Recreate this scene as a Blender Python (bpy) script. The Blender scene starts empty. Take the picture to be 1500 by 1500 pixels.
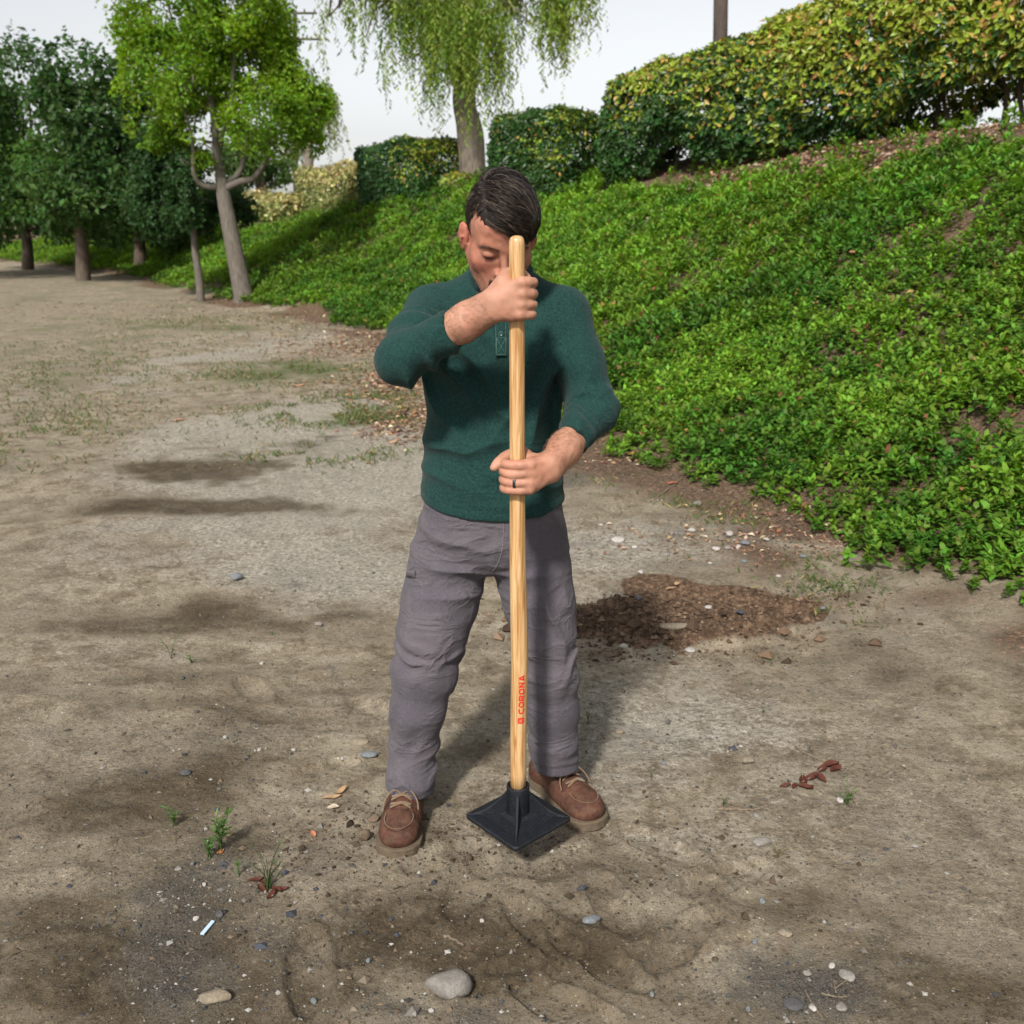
import bpy, math, random
import numpy as np
from mathutils import Vector, Matrix

random.seed(7)
RNG = np.random.default_rng(11)
scene = bpy.context.scene
COL = scene.collection

# ------------------------------------------------------------------ camera
CAM_H = 1.55
PITCH = math.radians(16.0)
FPX = 1500.0                       # focal length in pixels of the 1500 px photograph
cam_data = bpy.data.cameras.new("camera")
cam_data.sensor_width = 36.0
cam_data.lens = 36.0
cam_data.clip_start = 0.05
cam_data.clip_end = 3000.0
cam_data.dof.use_dof = True
cam_data.dof.focus_distance = 2.35
cam_data.dof.aperture_fstop = 6.3
cam = bpy.data.objects.new("camera", cam_data)
cam.location = (0, 0, CAM_H)
cam.rotation_euler = (math.radians(90) - PITCH, 0, 0)
COL.objects.link(cam)
scene.camera = cam

# ------------------------------------------------------------------ sky and sun
SUN_EL = math.radians(43.0)
SUN_AZ = math.radians(-162.0)      # direction towards the sun, measured from +Y towards +X
world = bpy.data.worlds.new("World")
scene.world = world
world.use_nodes = True
wn = world.node_tree
wn.nodes.clear()
w_out = wn.nodes.new("ShaderNodeOutputWorld")
w_bg = wn.nodes.new("ShaderNodeBackground")
w_sky = wn.nodes.new("ShaderNodeTexSky")
w_sky.sky_type = 'NISHITA'
w_sky.sun_disc = False
w_sky.sun_elevation = SUN_EL
w_sky.sun_rotation = SUN_AZ
w_sky.air_density = 1.0
w_sky.dust_density = 1.6
w_sky.ozone_density = 1.0
w_hsv = wn.nodes.new("ShaderNodeHueSaturation")
w_hsv.inputs['Saturation'].default_value = 0.16
w_bg.inputs['Strength'].default_value = 0.094
wn.links.new(w_sky.outputs['Color'], w_hsv.inputs['Color'])
wn.links.new(w_hsv.outputs['Color'], w_bg.inputs['Color'])
wn.links.new(w_bg.outputs['Background'], w_out.inputs['Surface'])

sun_data = bpy.data.lights.new("sun", 'SUN')
sun_data.energy = 3.3
sun_data.angle = math.radians(5.0)
sun_data.color = (1.0, 0.95, 0.88)
sun = bpy.data.objects.new("sun", sun_data)
sdir = Vector((math.sin(SUN_AZ) * math.cos(SUN_EL), math.cos(SUN_AZ) * math.cos(SUN_EL), math.sin(SUN_EL)))
sun.rotation_euler = sdir.to_track_quat('Z', 'Y').to_euler()
sun.location = (-3, -4, 6)
COL.objects.link(sun)

scene.view_settings.view_transform = 'Standard'
scene.view_settings.look = 'None'
scene.view_settings.gamma = 1.0
scene.view_settings.use_curve_mapping = False
scene.view_settings.exposure = 0.74

# ------------------------------------------------------------------ numeric helpers
def ray(px, py):
    """direction of a photograph pixel"""
    u = 750.0 - py
    return np.array([px - 750.0,
                     FPX * math.cos(PITCH) + u * math.sin(PITCH),
                     -FPX * math.sin(PITCH) + u * math.cos(PITCH)])

def P(px, py, Y):
    d = ray(px, py)
    return np.array([0, 0, CAM_H]) + d * (Y / d[1])

def G(px, py, z=0.0):
    d = ray(px, py)
    return (np.array([0, 0, CAM_H]) + d * ((z - CAM_H) / d[2]))

def _hash(ix, iy, iz, seed):
    with np.errstate(over='ignore'):
        h = (ix.astype(np.uint32) * np.uint32(374761393) + iy.astype(np.uint32) * np.uint32(668265263)
             + iz.astype(np.uint32) * np.uint32(2147483647) + np.uint32(seed * 144269 + 977))
        h = (h ^ (h >> np.uint32(13))) * np.uint32(1274126177)
        h = h ^ (h >> np.uint32(16))
    return (h & np.uint32(0xFFFF)).astype(np.float32) / 32767.5 - 1.0

def vnoise(p, f=1.0, seed=0):
    """value noise in [-1,1], p (...,3) or (...,2)"""
    p = np.asarray(p, dtype=np.float32) * f
    if p.shape[-1] == 2:
        p = np.concatenate([p, np.zeros(p.shape[:-1] + (1,), np.float32)], -1)
    i = np.floor(p).astype(np.int64)
    t = p - i
    t = t * t * (3 - 2 * t)
    x0, y0, z0 = i[..., 0], i[..., 1], i[..., 2]
    tx, ty, tz = t[..., 0], t[..., 1], t[..., 2]
    def c(a, b, d):
        return _hash(x0 + a, y0 + b, z0 + d, seed)
    a00 = c(0, 0, 0) * (1 - tx) + c(1, 0, 0) * tx
    a10 = c(0, 1, 0) * (1 - tx) + c(1, 1, 0) * tx
    a01 = c(0, 0, 1) * (1 - tx) + c(1, 0, 1) * tx
    a11 = c(0, 1, 1) * (1 - tx) + c(1, 1, 1) * tx
    b0 = a00 * (1 - ty) + a10 * ty
    b1 = a01 * (1 - ty) + a11 * ty
    return b0 * (1 - tz) + b1 * tz

def fbm(p, f=1.0, oct=4, seed=0, gain=0.5):
    s = 0; a = 1.0; n = 0
    for k in range(oct):
        s = s + a * vnoise(p, f * 2 ** k, seed + 17 * k)
        n += a; a *= gain
    return s / n

def sstep(a, b, x):
    t = np.clip((x - a) / (b - a), 0, 1)
    return t * t * (3 - 2 * t)

def unit(v):
    v = np.asarray(v, dtype=np.float64)
    return v / (np.linalg.norm(v, axis=-1, keepdims=True) + 1e-12)

# ------------------------------------------------------------------ object helpers
def mesh_np(name, verts, tris=None, quads=None, smooth=True, col=None, attrs=None):
    me = bpy.data.meshes.new(name)
    verts = np.asarray(verts, dtype=np.float32)
    nt = 0 if tris is None else len(tris)
    nq = 0 if quads is None else len(quads)
    me.vertices.add(len(verts))
    me.vertices.foreach_set("co", verts.ravel())
    idx = []
    if nt: idx.append(np.asarray(tris, dtype=np.int32).ravel())
    if nq: idx.append(np.asarray(quads, dtype=np.int32).ravel())
    idx = np.concatenate(idx)
    me.loops.add(len(idx))
    me.loops.foreach_set("vertex_index", idx)
    me.polygons.add(nt + nq)
    st = np.concatenate([np.arange(nt) * 3, nt * 3 + np.arange(nq) * 4]).astype(np.int32)
    me.polygons.foreach_set("loop_start", st)
    me.polygons.foreach_set("use_smooth", np.full(nt + nq, smooth, dtype=bool))
    if col is not None:
        c = np.ones((len(verts), 4), np.float32); c[:, :3] = col
        a = me.color_attributes.new("Col", 'FLOAT_COLOR', 'POINT')
        a.data.foreach_set("color", c.ravel())
    for k, v in (attrs or {}).items():
        a = me.attributes.new(k, 'FLOAT', 'POINT')
        a.data.foreach_set("value", np.asarray(v, dtype=np.float32))
    me.update(calc_edges=True)
    me.validate()
    return me

def obj(name, me, mat=None, parent=None):
    o = bpy.data.objects.new(name, me)
    COL.objects.link(o)
    if mat is not None:
        me.materials.clear(); me.materials.append(mat)
    if parent is not None:
        o.parent = parent
    return o

def empty(name, loc=(0, 0, 0)):
    o = bpy.data.objects.new(name, None)
    o.empty_display_size = 0.1
    o.location = loc
    COL.objects.link(o)
    return o

def tag(o, label=None, cat=None, group=None, kind=None):
    if label: o["label"] = label
    if cat: o["category"] = cat
    if group: o["group"] = group
    if kind: o["kind"] = kind
    return o

def child(name, me, mat, parent):
    """part whose mesh is in world coordinates, under a parent standing anywhere"""
    bpy.context.view_layer.update()
    o = obj(name, me, mat, parent)
    q = parent; off = Vector((0, 0, 0))
    while q is not None:
        off += q.location; q = q.parent
    o.location = -off if False else (0, 0, 0)
    co = np.empty(len(me.vertices) * 3, np.float32)
    me.vertices.foreach_get("co", co)
    co = co.reshape(-1, 3) - np.array(off, np.float32)
    me.vertices.foreach_set("co", co.ravel()); me.update()
    return o

def tube_np(pts, radii, seg=8, cap=True, flat=None):
    """swept tube; flat = (scale) squashes one axis"""
    pts = np.asarray(pts, float); n = len(pts)
    radii = np.broadcast_to(np.asarray(radii, float), (n,))
    tan = np.gradient(pts, axis=0); tan = unit(tan)
    ref = np.array([0.0, 0, 1.0])
    if abs(tan[0] @ ref) > 0.9: ref = np.array([1.0, 0, 0])
    u = unit(np.cross(tan[0], ref)); V = []
    ang = np.arange(seg) / seg * 2 * np.pi
    for i in range(n):
        u = unit(u - tan[i] * (u @ tan[i]))
        w = np.cross(tan[i], u)
        fl = 1.0 if flat is None else flat
        V.append(pts[i] + radii[i] * (np.cos(ang)[:, None] * u + fl * np.sin(ang)[:, None] * w))
    V = np.concatenate(V)
    i = np.arange(n - 1)[:, None] * seg; j = np.arange(seg)[None]
    j2 = (j + 1) % seg
    Q = np.stack([i + j, i + j2, i + seg + j2, i + seg + j], -1).reshape(-1, 4)
    T = np.zeros((0, 3), int)
    if cap:
        V = np.concatenate([V, pts[:1], pts[-1:]])
        c0, c1 = n * seg, n * seg + 1; b = (n - 1) * seg
        jj = np.arange(seg); jn = (jj + 1) % seg
        T = np.concatenate([np.stack([np.full(seg, c0), jn, jj], -1), np.stack([np.full(seg, c1), b + jj, b + jn], -1)])
    return V, T, Q

class Acc:
    """collects pieces of geometry for one mesh"""
    def __init__(s): s.v = []; s.t = []; s.q = []; s.c = []; s.n = 0
    def add(s, V, T=None, Q=None, col=None):
        V = np.asarray(V, float)
        s.v.append(V)
        if T is not None and len(T): s.t.append(np.asarray(T) + s.n)
        if Q is not None and len(Q): s.q.append(np.asarray(Q) + s.n)
        if col is not None: s.c.append(np.broadcast_to(np.asarray(col, float), (len(V), 3)))
        s.n += len(V)
    def tube(s, pts, r, seg=8, col=None, cap=True, flat=None):
        V, T, Q = tube_np(pts, r, seg, cap, flat); s.add(V, T, Q, col)
    def mesh(s, name, smooth=True):
        return mesh_np(name, np.concatenate(s.v), np.concatenate(s.t) if s.t else None,
                       np.concatenate(s.q) if s.q else None, smooth, np.concatenate(s.c) if s.c else None)

def smooth_path(pts, n):
    """Catmull-Rom through the control points"""
    pts = np.asarray(pts, float)
    if len(pts) == 2:
        t = np.linspace(0, 1, n)[:, None]; return pts[0] * (1 - t) + pts[1] * t
    p = np.concatenate([2 * pts[:1] - pts[1:2], pts, 2 * pts[-1:] - pts[-2:-1]])
    m = len(pts) - 1
    t = np.linspace(0, m, n); k = np.minimum(t.astype(int), m - 1); f = (t - k)[:, None]
    a, b, c, d = p[k], p[k + 1], p[k + 2], p[k + 3]
    return 0.5 * ((2 * b) + (-a + c) * f + (2 * a - 5 * b + 4 * c - d) * f ** 2 + (-a + 3 * b - 3 * c + d) * f ** 3)

def leaves_np(pos, dirs, nrm, length, width, fold=0.25):
    """folded diamond leaves: 4 verts, 2 tris each. Returns verts (N*4,3), tris"""
    pos = np.asarray(pos, float); N = len(pos)
    d = unit(dirs); s = unit(np.cross(d, nrm)); n = np.cross(s, d)
    L = np.broadcast_to(np.asarray(length, float), (N,))[:, None]
    W = np.broadcast_to(np.asarray(width, float), (N,))[:, None]
    mid = pos + d * L * 0.45 + n * W * fold
    V = np.stack([pos, mid + s * W * 0.5, pos + d * L - n * W * fold * 0.6, mid - s * W * 0.5], 1).reshape(-1, 3)
    b = np.arange(N)[:, None] * 4
    T = np.concatenate([b + np.array([[0, 1, 2]]), b + np.array([[0, 2, 3]])])
    return V, T

def leaves6_np(pos, dirs, nrm, length, width, fold=0.2, droop=0.15):
    """rounder leaves: 6 verts, 4 tris"""
    pos = np.asarray(pos, float); N = len(pos)
    d = unit(dirs); s = unit(np.cross(d, nrm)); n = np.cross(s, d)
    L = np.broadcast_to(np.asarray(length, float), (N,))[:, None]
    W = np.broadcast_to(np.asarray(width, float), (N,))[:, None]
    a = pos + d * L * 0.33 + n * W * fold; c = pos + d * L * 0.72 + n * (W * fold - L * droop * 0.4)
    V = np.stack([pos, a + s * W * 0.5, c + s * W * 0.38, pos + d * L - n * L * droop, c - s * W * 0.38, a - s * W * 0.5], 1).reshape(-1, 3)
    b = np.arange(N)[:, None] * 6
    T = np.concatenate([b + np.array([[0, 1, 5]]), b + np.array([[1, 2, 5]]), b + np.array([[2, 4, 5]]), b + np.array([[2, 3, 4]])])
    return V, T

# ------------------------------------------------------------------ materials
def newmat(name):
    m = bpy.data.materials.new(name); m.use_nodes = True
    nt = m.node_tree; nt.nodes.clear()
    out = nt.nodes.new("ShaderNodeOutputMaterial")
    b = nt.nodes.new("ShaderNodeBsdfPrincipled")
    nt.links.new(b.outputs[0], out.inputs['Surface'])
    return m, nt, b, out

def N(nt, t, **kw):
    n = nt.nodes.new(t)
    for k, v in kw.items():
        if hasattr(n, k): setattr(n, k, v)
    return n

def noise_node(nt, scale, detail=6, rough=0.55, vec=None, dist=0.0):
    n = nt.nodes.new("ShaderNodeTexNoise")
    n.inputs['Scale'].default_value = scale; n.inputs['Detail'].default_value = detail
    n.inputs['Roughness'].default_value = rough; n.inputs['Distortion'].default_value = dist
    if vec is not None: nt.links.new(vec, n.inputs['Vector'])
    return n

def ramp(nt, src, stops):
    r = nt.nodes.new("ShaderNodeValToRGB")
    el = r.color_ramp.elements
    while len(el) < len(stops): el.new(0.5)
    for e, (p, c) in zip(el, stops):
        e.position = p
        e.color = (c, c, c, 1) if not hasattr(c, '__len__') else tuple(c) + (1,)
    nt.links.new(src, r.inputs['Fac'])
    return r

def mixc(nt, fac, a, b, mode='MIX'):
    m = nt.nodes.new("ShaderNodeMix"); m.data_type = 'RGBA'; m.blend_type = mode
    for s, v in ((m.inputs['Factor'], fac), (m.inputs[6], a), (m.inputs[7], b)):
        if hasattr(v, 'default_value') or hasattr(v, 'is_output'): nt.links.new(v, s)
        elif hasattr(v, '__len__'): s.default_value = tuple(v) + (1,)
        else: s.default_value = v
    return m.outputs[2]

def mathn(nt, op, a, b=None):
    m = nt.nodes.new("ShaderNodeMath"); m.operation = op
    for s, v in ((m.inputs[0], a), (m.inputs[1], b)):
        if v is None: continue
        if hasattr(v, 'is_output'): nt.links.new(v, s)
        else: s.default_value = v
    return m.outputs[0]

def bump(nt, b, height, strength=0.3, dist=0.01, prev=None):
    n = nt.nodes.new("ShaderNodeBump")
    n.inputs['Strength'].default_value = strength; n.inputs['Distance'].default_value = dist
    nt.links.new(height, n.inputs['Height'])
    if prev is not None: nt.links.new(prev, n.inputs['Normal'])
    if b is not None: nt.links.new(n.outputs[0], b.inputs['Normal'])
    return n.outputs[0]

def coords(nt, kind='Object'):
    return nt.nodes.new("ShaderNodeTexCoord").outputs[kind]

def leaf_mat(name, rough=0.45, trans=0.35, spec=0.4):
    m, nt, b, out = newmat(name)
    a = N(nt, "ShaderNodeVertexColor"); a.layer_name = "Col"
    g = N(nt, "ShaderNodeNewGeometry")
    h = N(nt, "ShaderNodeHueSaturation")
    nt.links.new(a.outputs['Color'], h.inputs['Color'])
    r = g.outputs['Random Per Island']
    nt.links.new(mathn(nt, 'MULTIPLY_ADD', r, 0.05), h.inputs['Hue'])
    hm = h.inputs['Hue'].links[0].from_node; hm.inputs[2].default_value = 0.475
    v = mathn(nt, 'MULTIPLY_ADD', r, 0.7); v.node.inputs[2].default_value = 0.65
    nt.links.new(v, h.inputs['Value'])
    nt.links.new(h.outputs[0], b.inputs['Base Color'])
    b.inputs['Roughness'].default_value = rough
    b.inputs['Specular IOR Level'].default_value = spec
    t = N(nt, "ShaderNodeBsdfTranslucent")
    h2 = N(nt, "ShaderNodeHueSaturation"); h2.inputs['Hue'].default_value = 0.48; h2.inputs['Saturation'].default_value = 1.1; h2.inputs['Value'].default_value = 1.3
    nt.links.new(h.outputs[0], h2.inputs['Color']); nt.links.new(h2.outputs[0], t.inputs['Color'])
    mx = N(nt, "ShaderNodeMixShader"); mx.inputs[0].default_value = trans
    nt.links.new(b.outputs[0], mx.inputs[1]); nt.links.new(t.outputs[0], mx.inputs[2])
    nt.links.new(mx.outputs[0], out.inputs['Surface'])
    return m

M = {}
M['leaf'] = leaf_mat("leaf", 0.55, 0.38, 0.25)
M['leaf_gloss'] = leaf_mat("leaf_gloss", 0.40, 0.28, 0.4)
M['tree_leaf'] = leaf_mat("tree_leaf", 0.5, 0.5, 0.3)
M['dry_leaf'] = leaf_mat("dry_leaf", 0.7, 0.15, 0.25)

def bark_mat(name, dark, light, scale=6.0):
    m, nt, b, out = newmat(name)
    co = coords(nt)
    mp = N(nt, "ShaderNodeMapping"); mp.inputs['Scale'].default_value = (3, 3, 0.7)
    nt.links.new(co, mp.inputs['Vector'])
    n1 = noise_node(nt, scale, 8, 0.65, mp.outputs[0], 0.4)
    n2 = noise_node(nt, scale * 0.3, 3, 0.5, co)
    c = ramp(nt, n1.outputs['Fac'], [(0.3, dark), (0.7, light)])
    c2 = mixc(nt, mathn(nt, 'MULTIPLY', n2.outputs['Fac'], 0.6), c.outputs[0], tuple(x * 0.6 for x in light))
    nt.links.new(c2, b.inputs['Base Color'])
    b.inputs['Roughness'].default_value = 0.9
    bump(nt, b, n1.outputs['Fac'], 0.7, 0.03)
    return m
M['bark_grey'] = bark_mat("bark_grey", (0.055, 0.045, 0.035), (0.19, 0.165, 0.135), 9)
M['bark_brown'] = bark_mat("bark_brown", (0.03, 0.021, 0.015), (0.16, 0.12, 0.088), 8)
M['bark_pale'] = bark_mat("bark_pale", (0.05, 0.04, 0.03), (0.30, 0.25, 0.20), 8)
M['wood_pole'] = bark_mat("wood_pole", (0.05, 0.04, 0.035), (0.13, 0.10, 0.08), 4)
M['twig'] = bark_mat("twig", (0.10, 0.07, 0.045), (0.33, 0.26, 0.18), 40)

def stone_mat(name, base, dark, scale=30):
    m, nt, b, out = newmat(name)
    co = coords(nt)
    n1 = noise_node(nt, scale, 8, 0.7, co); n2 = noise_node(nt, scale * 5, 4, 0.6, co)
    c = ramp(nt, n1.outputs['Fac'], [(0.3, dark), (0.65, base)])
    c2 = mixc(nt, 0.35, c.outputs[0], ramp(nt, n2.outputs['Fac'], [(0.35, tuple(x * .5 for x in base)), (0.65, tuple(min(1, x * 1.35) for x in base))]).outputs[0])
    nt.links.new(c2, b.inputs['Base Color'])
    b.inputs['Roughness'].default_value = 0.85
    bump(nt, b, n2.outputs['Fac'], 0.5, 0.004)
    return m
M['st_grey'] = stone_mat("stone_grey", (0.216, 0.202, 0.180), (0.108, 0.097, 0.083))
M['st_pale'] = stone_mat("stone_pale", (0.374, 0.353, 0.324), (0.238, 0.216, 0.194))
M['st_tan'] = stone_mat("stone_tan", (0.216, 0.180, 0.130), (0.122, 0.094, 0.065))
M['st_blue'] = stone_mat("stone_blue", (0.158, 0.173, 0.180), (0.079, 0.086, 0.094))
M['st_brown'] = stone_mat("stone_brown", (0.144, 0.101, 0.065), (0.065, 0.047, 0.032))
M['st_dark'] = stone_mat("stone_dark", (0.072, 0.072, 0.072), (0.036, 0.036, 0.036))

def attr_mat(name, rough=0.9, spec=0.2):
    m, nt, b, out = newmat(name)
    a = N(nt, "ShaderNodeVertexColor"); a.layer_name = "Col"
    nt.links.new(a.outputs['Color'], b.inputs['Base Color'])
    b.inputs['Roughness'].default_value = rough; b.inputs['Specular IOR Level'].default_value = spec
    return m
M['pebble'] = attr_mat("pebble")

# ------------------------------------------------------------------ terrain
_foot_px = [(1250, 808), (1100, 735), (900, 655), (560, 492), (450, 462), (355, 447), (280, 432)]
_fp = [G(x, y)[:2] for x, y in _foot_px]
_fy = np.array([-40.0, -6.0, 0.0] + [p[1] for p in _fp] + [30.0, 45.0, 70.0, 400.0])
_s0 = (_fp[1][0] - _fp[0][0]) / (_fp[1][1] - _fp[0][1])
_fx = np.array([_fp[0][0] - (_fp[0][1] + 40) * _s0, _fp[0][0] - (_fp[0][1] + 6) * _s0, _fp[0][0] - _fp[0][1] * _s0]
               + [p[0] for p in _fp] + [_fp[-1][0] - 4.2, _fp[-1][0] - 17, _fp[-1][0] - 40, _fp[-1][0] - 330])

def foot(y): return np.interp(y, _fy, _fx)

def bank_d(x, y):
    e = 0.6
    F = (foot(y - e) + foot(y) + foot(y + e)) / 3
    s = (foot(y + 1.0) - foot(y - 1.0)) / 2.0
    return (x - F) / np.sqrt(1 + s * s)

def bank_h(y): return np.interp(y, [-50, 22, 30, 42, 60, 400], [2.55, 2.45, 1.9, 1.15, 0.5, 0.3])

def terrain0(x, y):
    d = bank_d(x, y); H = bank_h(y)
    u = np.clip((d + 0.1) / 5.4, 0, 1)
    return H * (0.55 * u * u * (3 - 2 * u) + 0.45 * u ** 1.15)

SOIL_C = G(965, 912); SOIL_T0 = G(1000, 868); SOIL_T1 = G(1140, 890)
def soil_mask(x, y):
    p = np.stack([x, y], -1)
    w = 0.5 * fbm(p, 5.0, 3, 31)
    e1 = np.sqrt(((x - SOIL_C[0]) / 0.50) ** 2 + ((y - SOIL_C[1]) / 0.24) ** 2)
    a = sstep(1.12, 0.82, e1 + w * 0.5)
    t = np.clip(((x - SOIL_T0[0]) * (SOIL_T1[0] - SOIL_T0[0]) + (y - SOIL_T0[1]) * (SOIL_T1[1] - SOIL_T0[1]))
                / ((SOIL_T1[0] - SOIL_T0[0]) ** 2 + (SOIL_T1[1] - SOIL_T0[1]) ** 2), -0.3, 1.05)
    qx = SOIL_T0[0] + t * (SOIL_T1[0] - SOIL_T0[0]); qy = SOIL_T0[1] + t * (SOIL_T1[1] - SOIL_T0[1])
    dd = np.hypot(x - qx, y - qy)
    b = sstep(1.15, 0.8, dd / 0.17 + w * 0.6)
    return np.maximum(a, b), a, dd

PRINTS = [(690, 1300, 1.2), (655, 1255, .5), (790, 1360, 2.2), (900, 1330, 1.9), (870, 1400, 2.3), (470, 1130, .6), (560, 1370, .9), (430, 1050, .3), (560, 1040, 2.6), (960, 1240, 2.4), (1000, 1380, .8), (450, 1420, 1.8), (720, 1430, .4), (820, 1470, 2.6), (370, 1010, 2.2), (480, 990, .2), (1060, 1290, .5)]
def terrain(x, y):
    x = np.asarray(x, float); y = np.asarray(y, float)
    p = np.stack([x, y], -1)
    z = terrain0(x, y)
    near = sstep(14, 5, np.hypot(x, y))
    und = 0.030 * fbm(p, 0.55, 3, 3) + near * (0.011 * fbm(p, 2.4, 3, 5) + 0.0065 * np.abs(fbm(p, 7.0, 3, 9)))
    flat = np.clip(1 - np.exp(-(((x + 0.03) / 0.7) ** 2 + ((y - 2.4) / 0.6) ** 2) * 1.2), 0.12, 1)
    z = z + und * flat
    s, a, dd = soil_mask(x, y)
    clod = fbm(p, 16.0, 4, 41)
    z = z + a * (0.030 + 0.055 * clod + 0.03 * vnoise(p, 5, 77)) + (s - a).clip(0, 1) * (0.02 * clod)
    # the edge cut by the spade behind the loose soil
    z = z - 0.055 * np.exp(-((dd - 0.02) / 0.06) ** 2) * s
    # worn edges of dried mud and boot prints
    rid = (1 - np.abs(fbm(p * np.array([1.0, 1.25]), 3.2, 3, 141))) ** 7 - 0.25
    z = z + near * (1 - 0.8 * s) * 0.015 * rid * sstep(0.9, 0.2, terrain0(x, y)) * np.clip(0.5 + 1.2 * fbm(p, 0.8, 2, 143), 0, 1)
    for (px, py, yaw) in (PRINTS if np.hypot(x, y).min() < 4 else []):
        c = G(px, py); dx = x - c[0]; dy = y - c[1]
        if np.hypot(dx, dy).min() > 0.3: continue
        ca, sa = math.cos(yaw), math.sin(yaw)
        u = (dx * ca + dy * sa) / 0.135; v = (-dx * sa + dy * ca) / 0.047
        e = np.sqrt(u * u + v * v) + 0.18 * fbm(p, 14, 2, 145)
        z = z - 0.0125 * sstep(1.05, 0.80, e) + 0.0085 * np.exp(-((e - 1.14) / 0.13) ** 2)
    # dark slot beside the foot of the slope
    a0 = G(893, 742); a1 = G(965, 716); ab = a1[:2] - a0[:2]
    t = np.clip(((x - a0[0]) * ab[0] + (y - a0[1]) * ab[1]) / (ab @ ab), 0, 1)
    dd2 = np.hypot(x - a0[0] - t * ab[0], y - a0[1] - t * ab[1])
    z = z - 0.07 * np.exp(-(dd2 / 0.035) ** 2)
    return z

def tz(x, y): return float(terrain(np.array([x]), np.array([y]))[0])

def hit(px, py, tmax=90.0, lift=0.0):
    """where a pixel's ray meets the ground or the bank"""
    d = ray(px, py); d = d / d[1]
    Y = np.concatenate([np.arange(0.8, 6, 0.01), np.arange(6, 14, 0.03), np.arange(14, tmax, 0.08)])
    X = d[0] * Y; Z = CAM_H + d[2] * Y
    T = terrain(X, Y) + lift
    k = np.argmax(T > Z)
    if T[k] <= Z[k]: k = len(Y) - 1
    return np.array([X[k], Y[k], T[k]])
# ------------------------------------------------------------------ ground sheet
def blob(x, y, c, rx, ry, rot=0.0):
    dx = x - c[0]; dy = y - c[1]
    ca, sa = math.cos(rot), math.sin(rot)
    u = (dx * ca + dy * sa) / rx; v = (-dx * sa + dy * ca) / ry
    return np.exp(-(u * u + v * v))

def edge_d(x, y):
    p = np.stack([x, y], -1)
    return bank_d(x, y) + 0.42 * fbm(p, 0.9, 3, 55) + 0.12 * fbm(p, 4, 2, 57)

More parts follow.
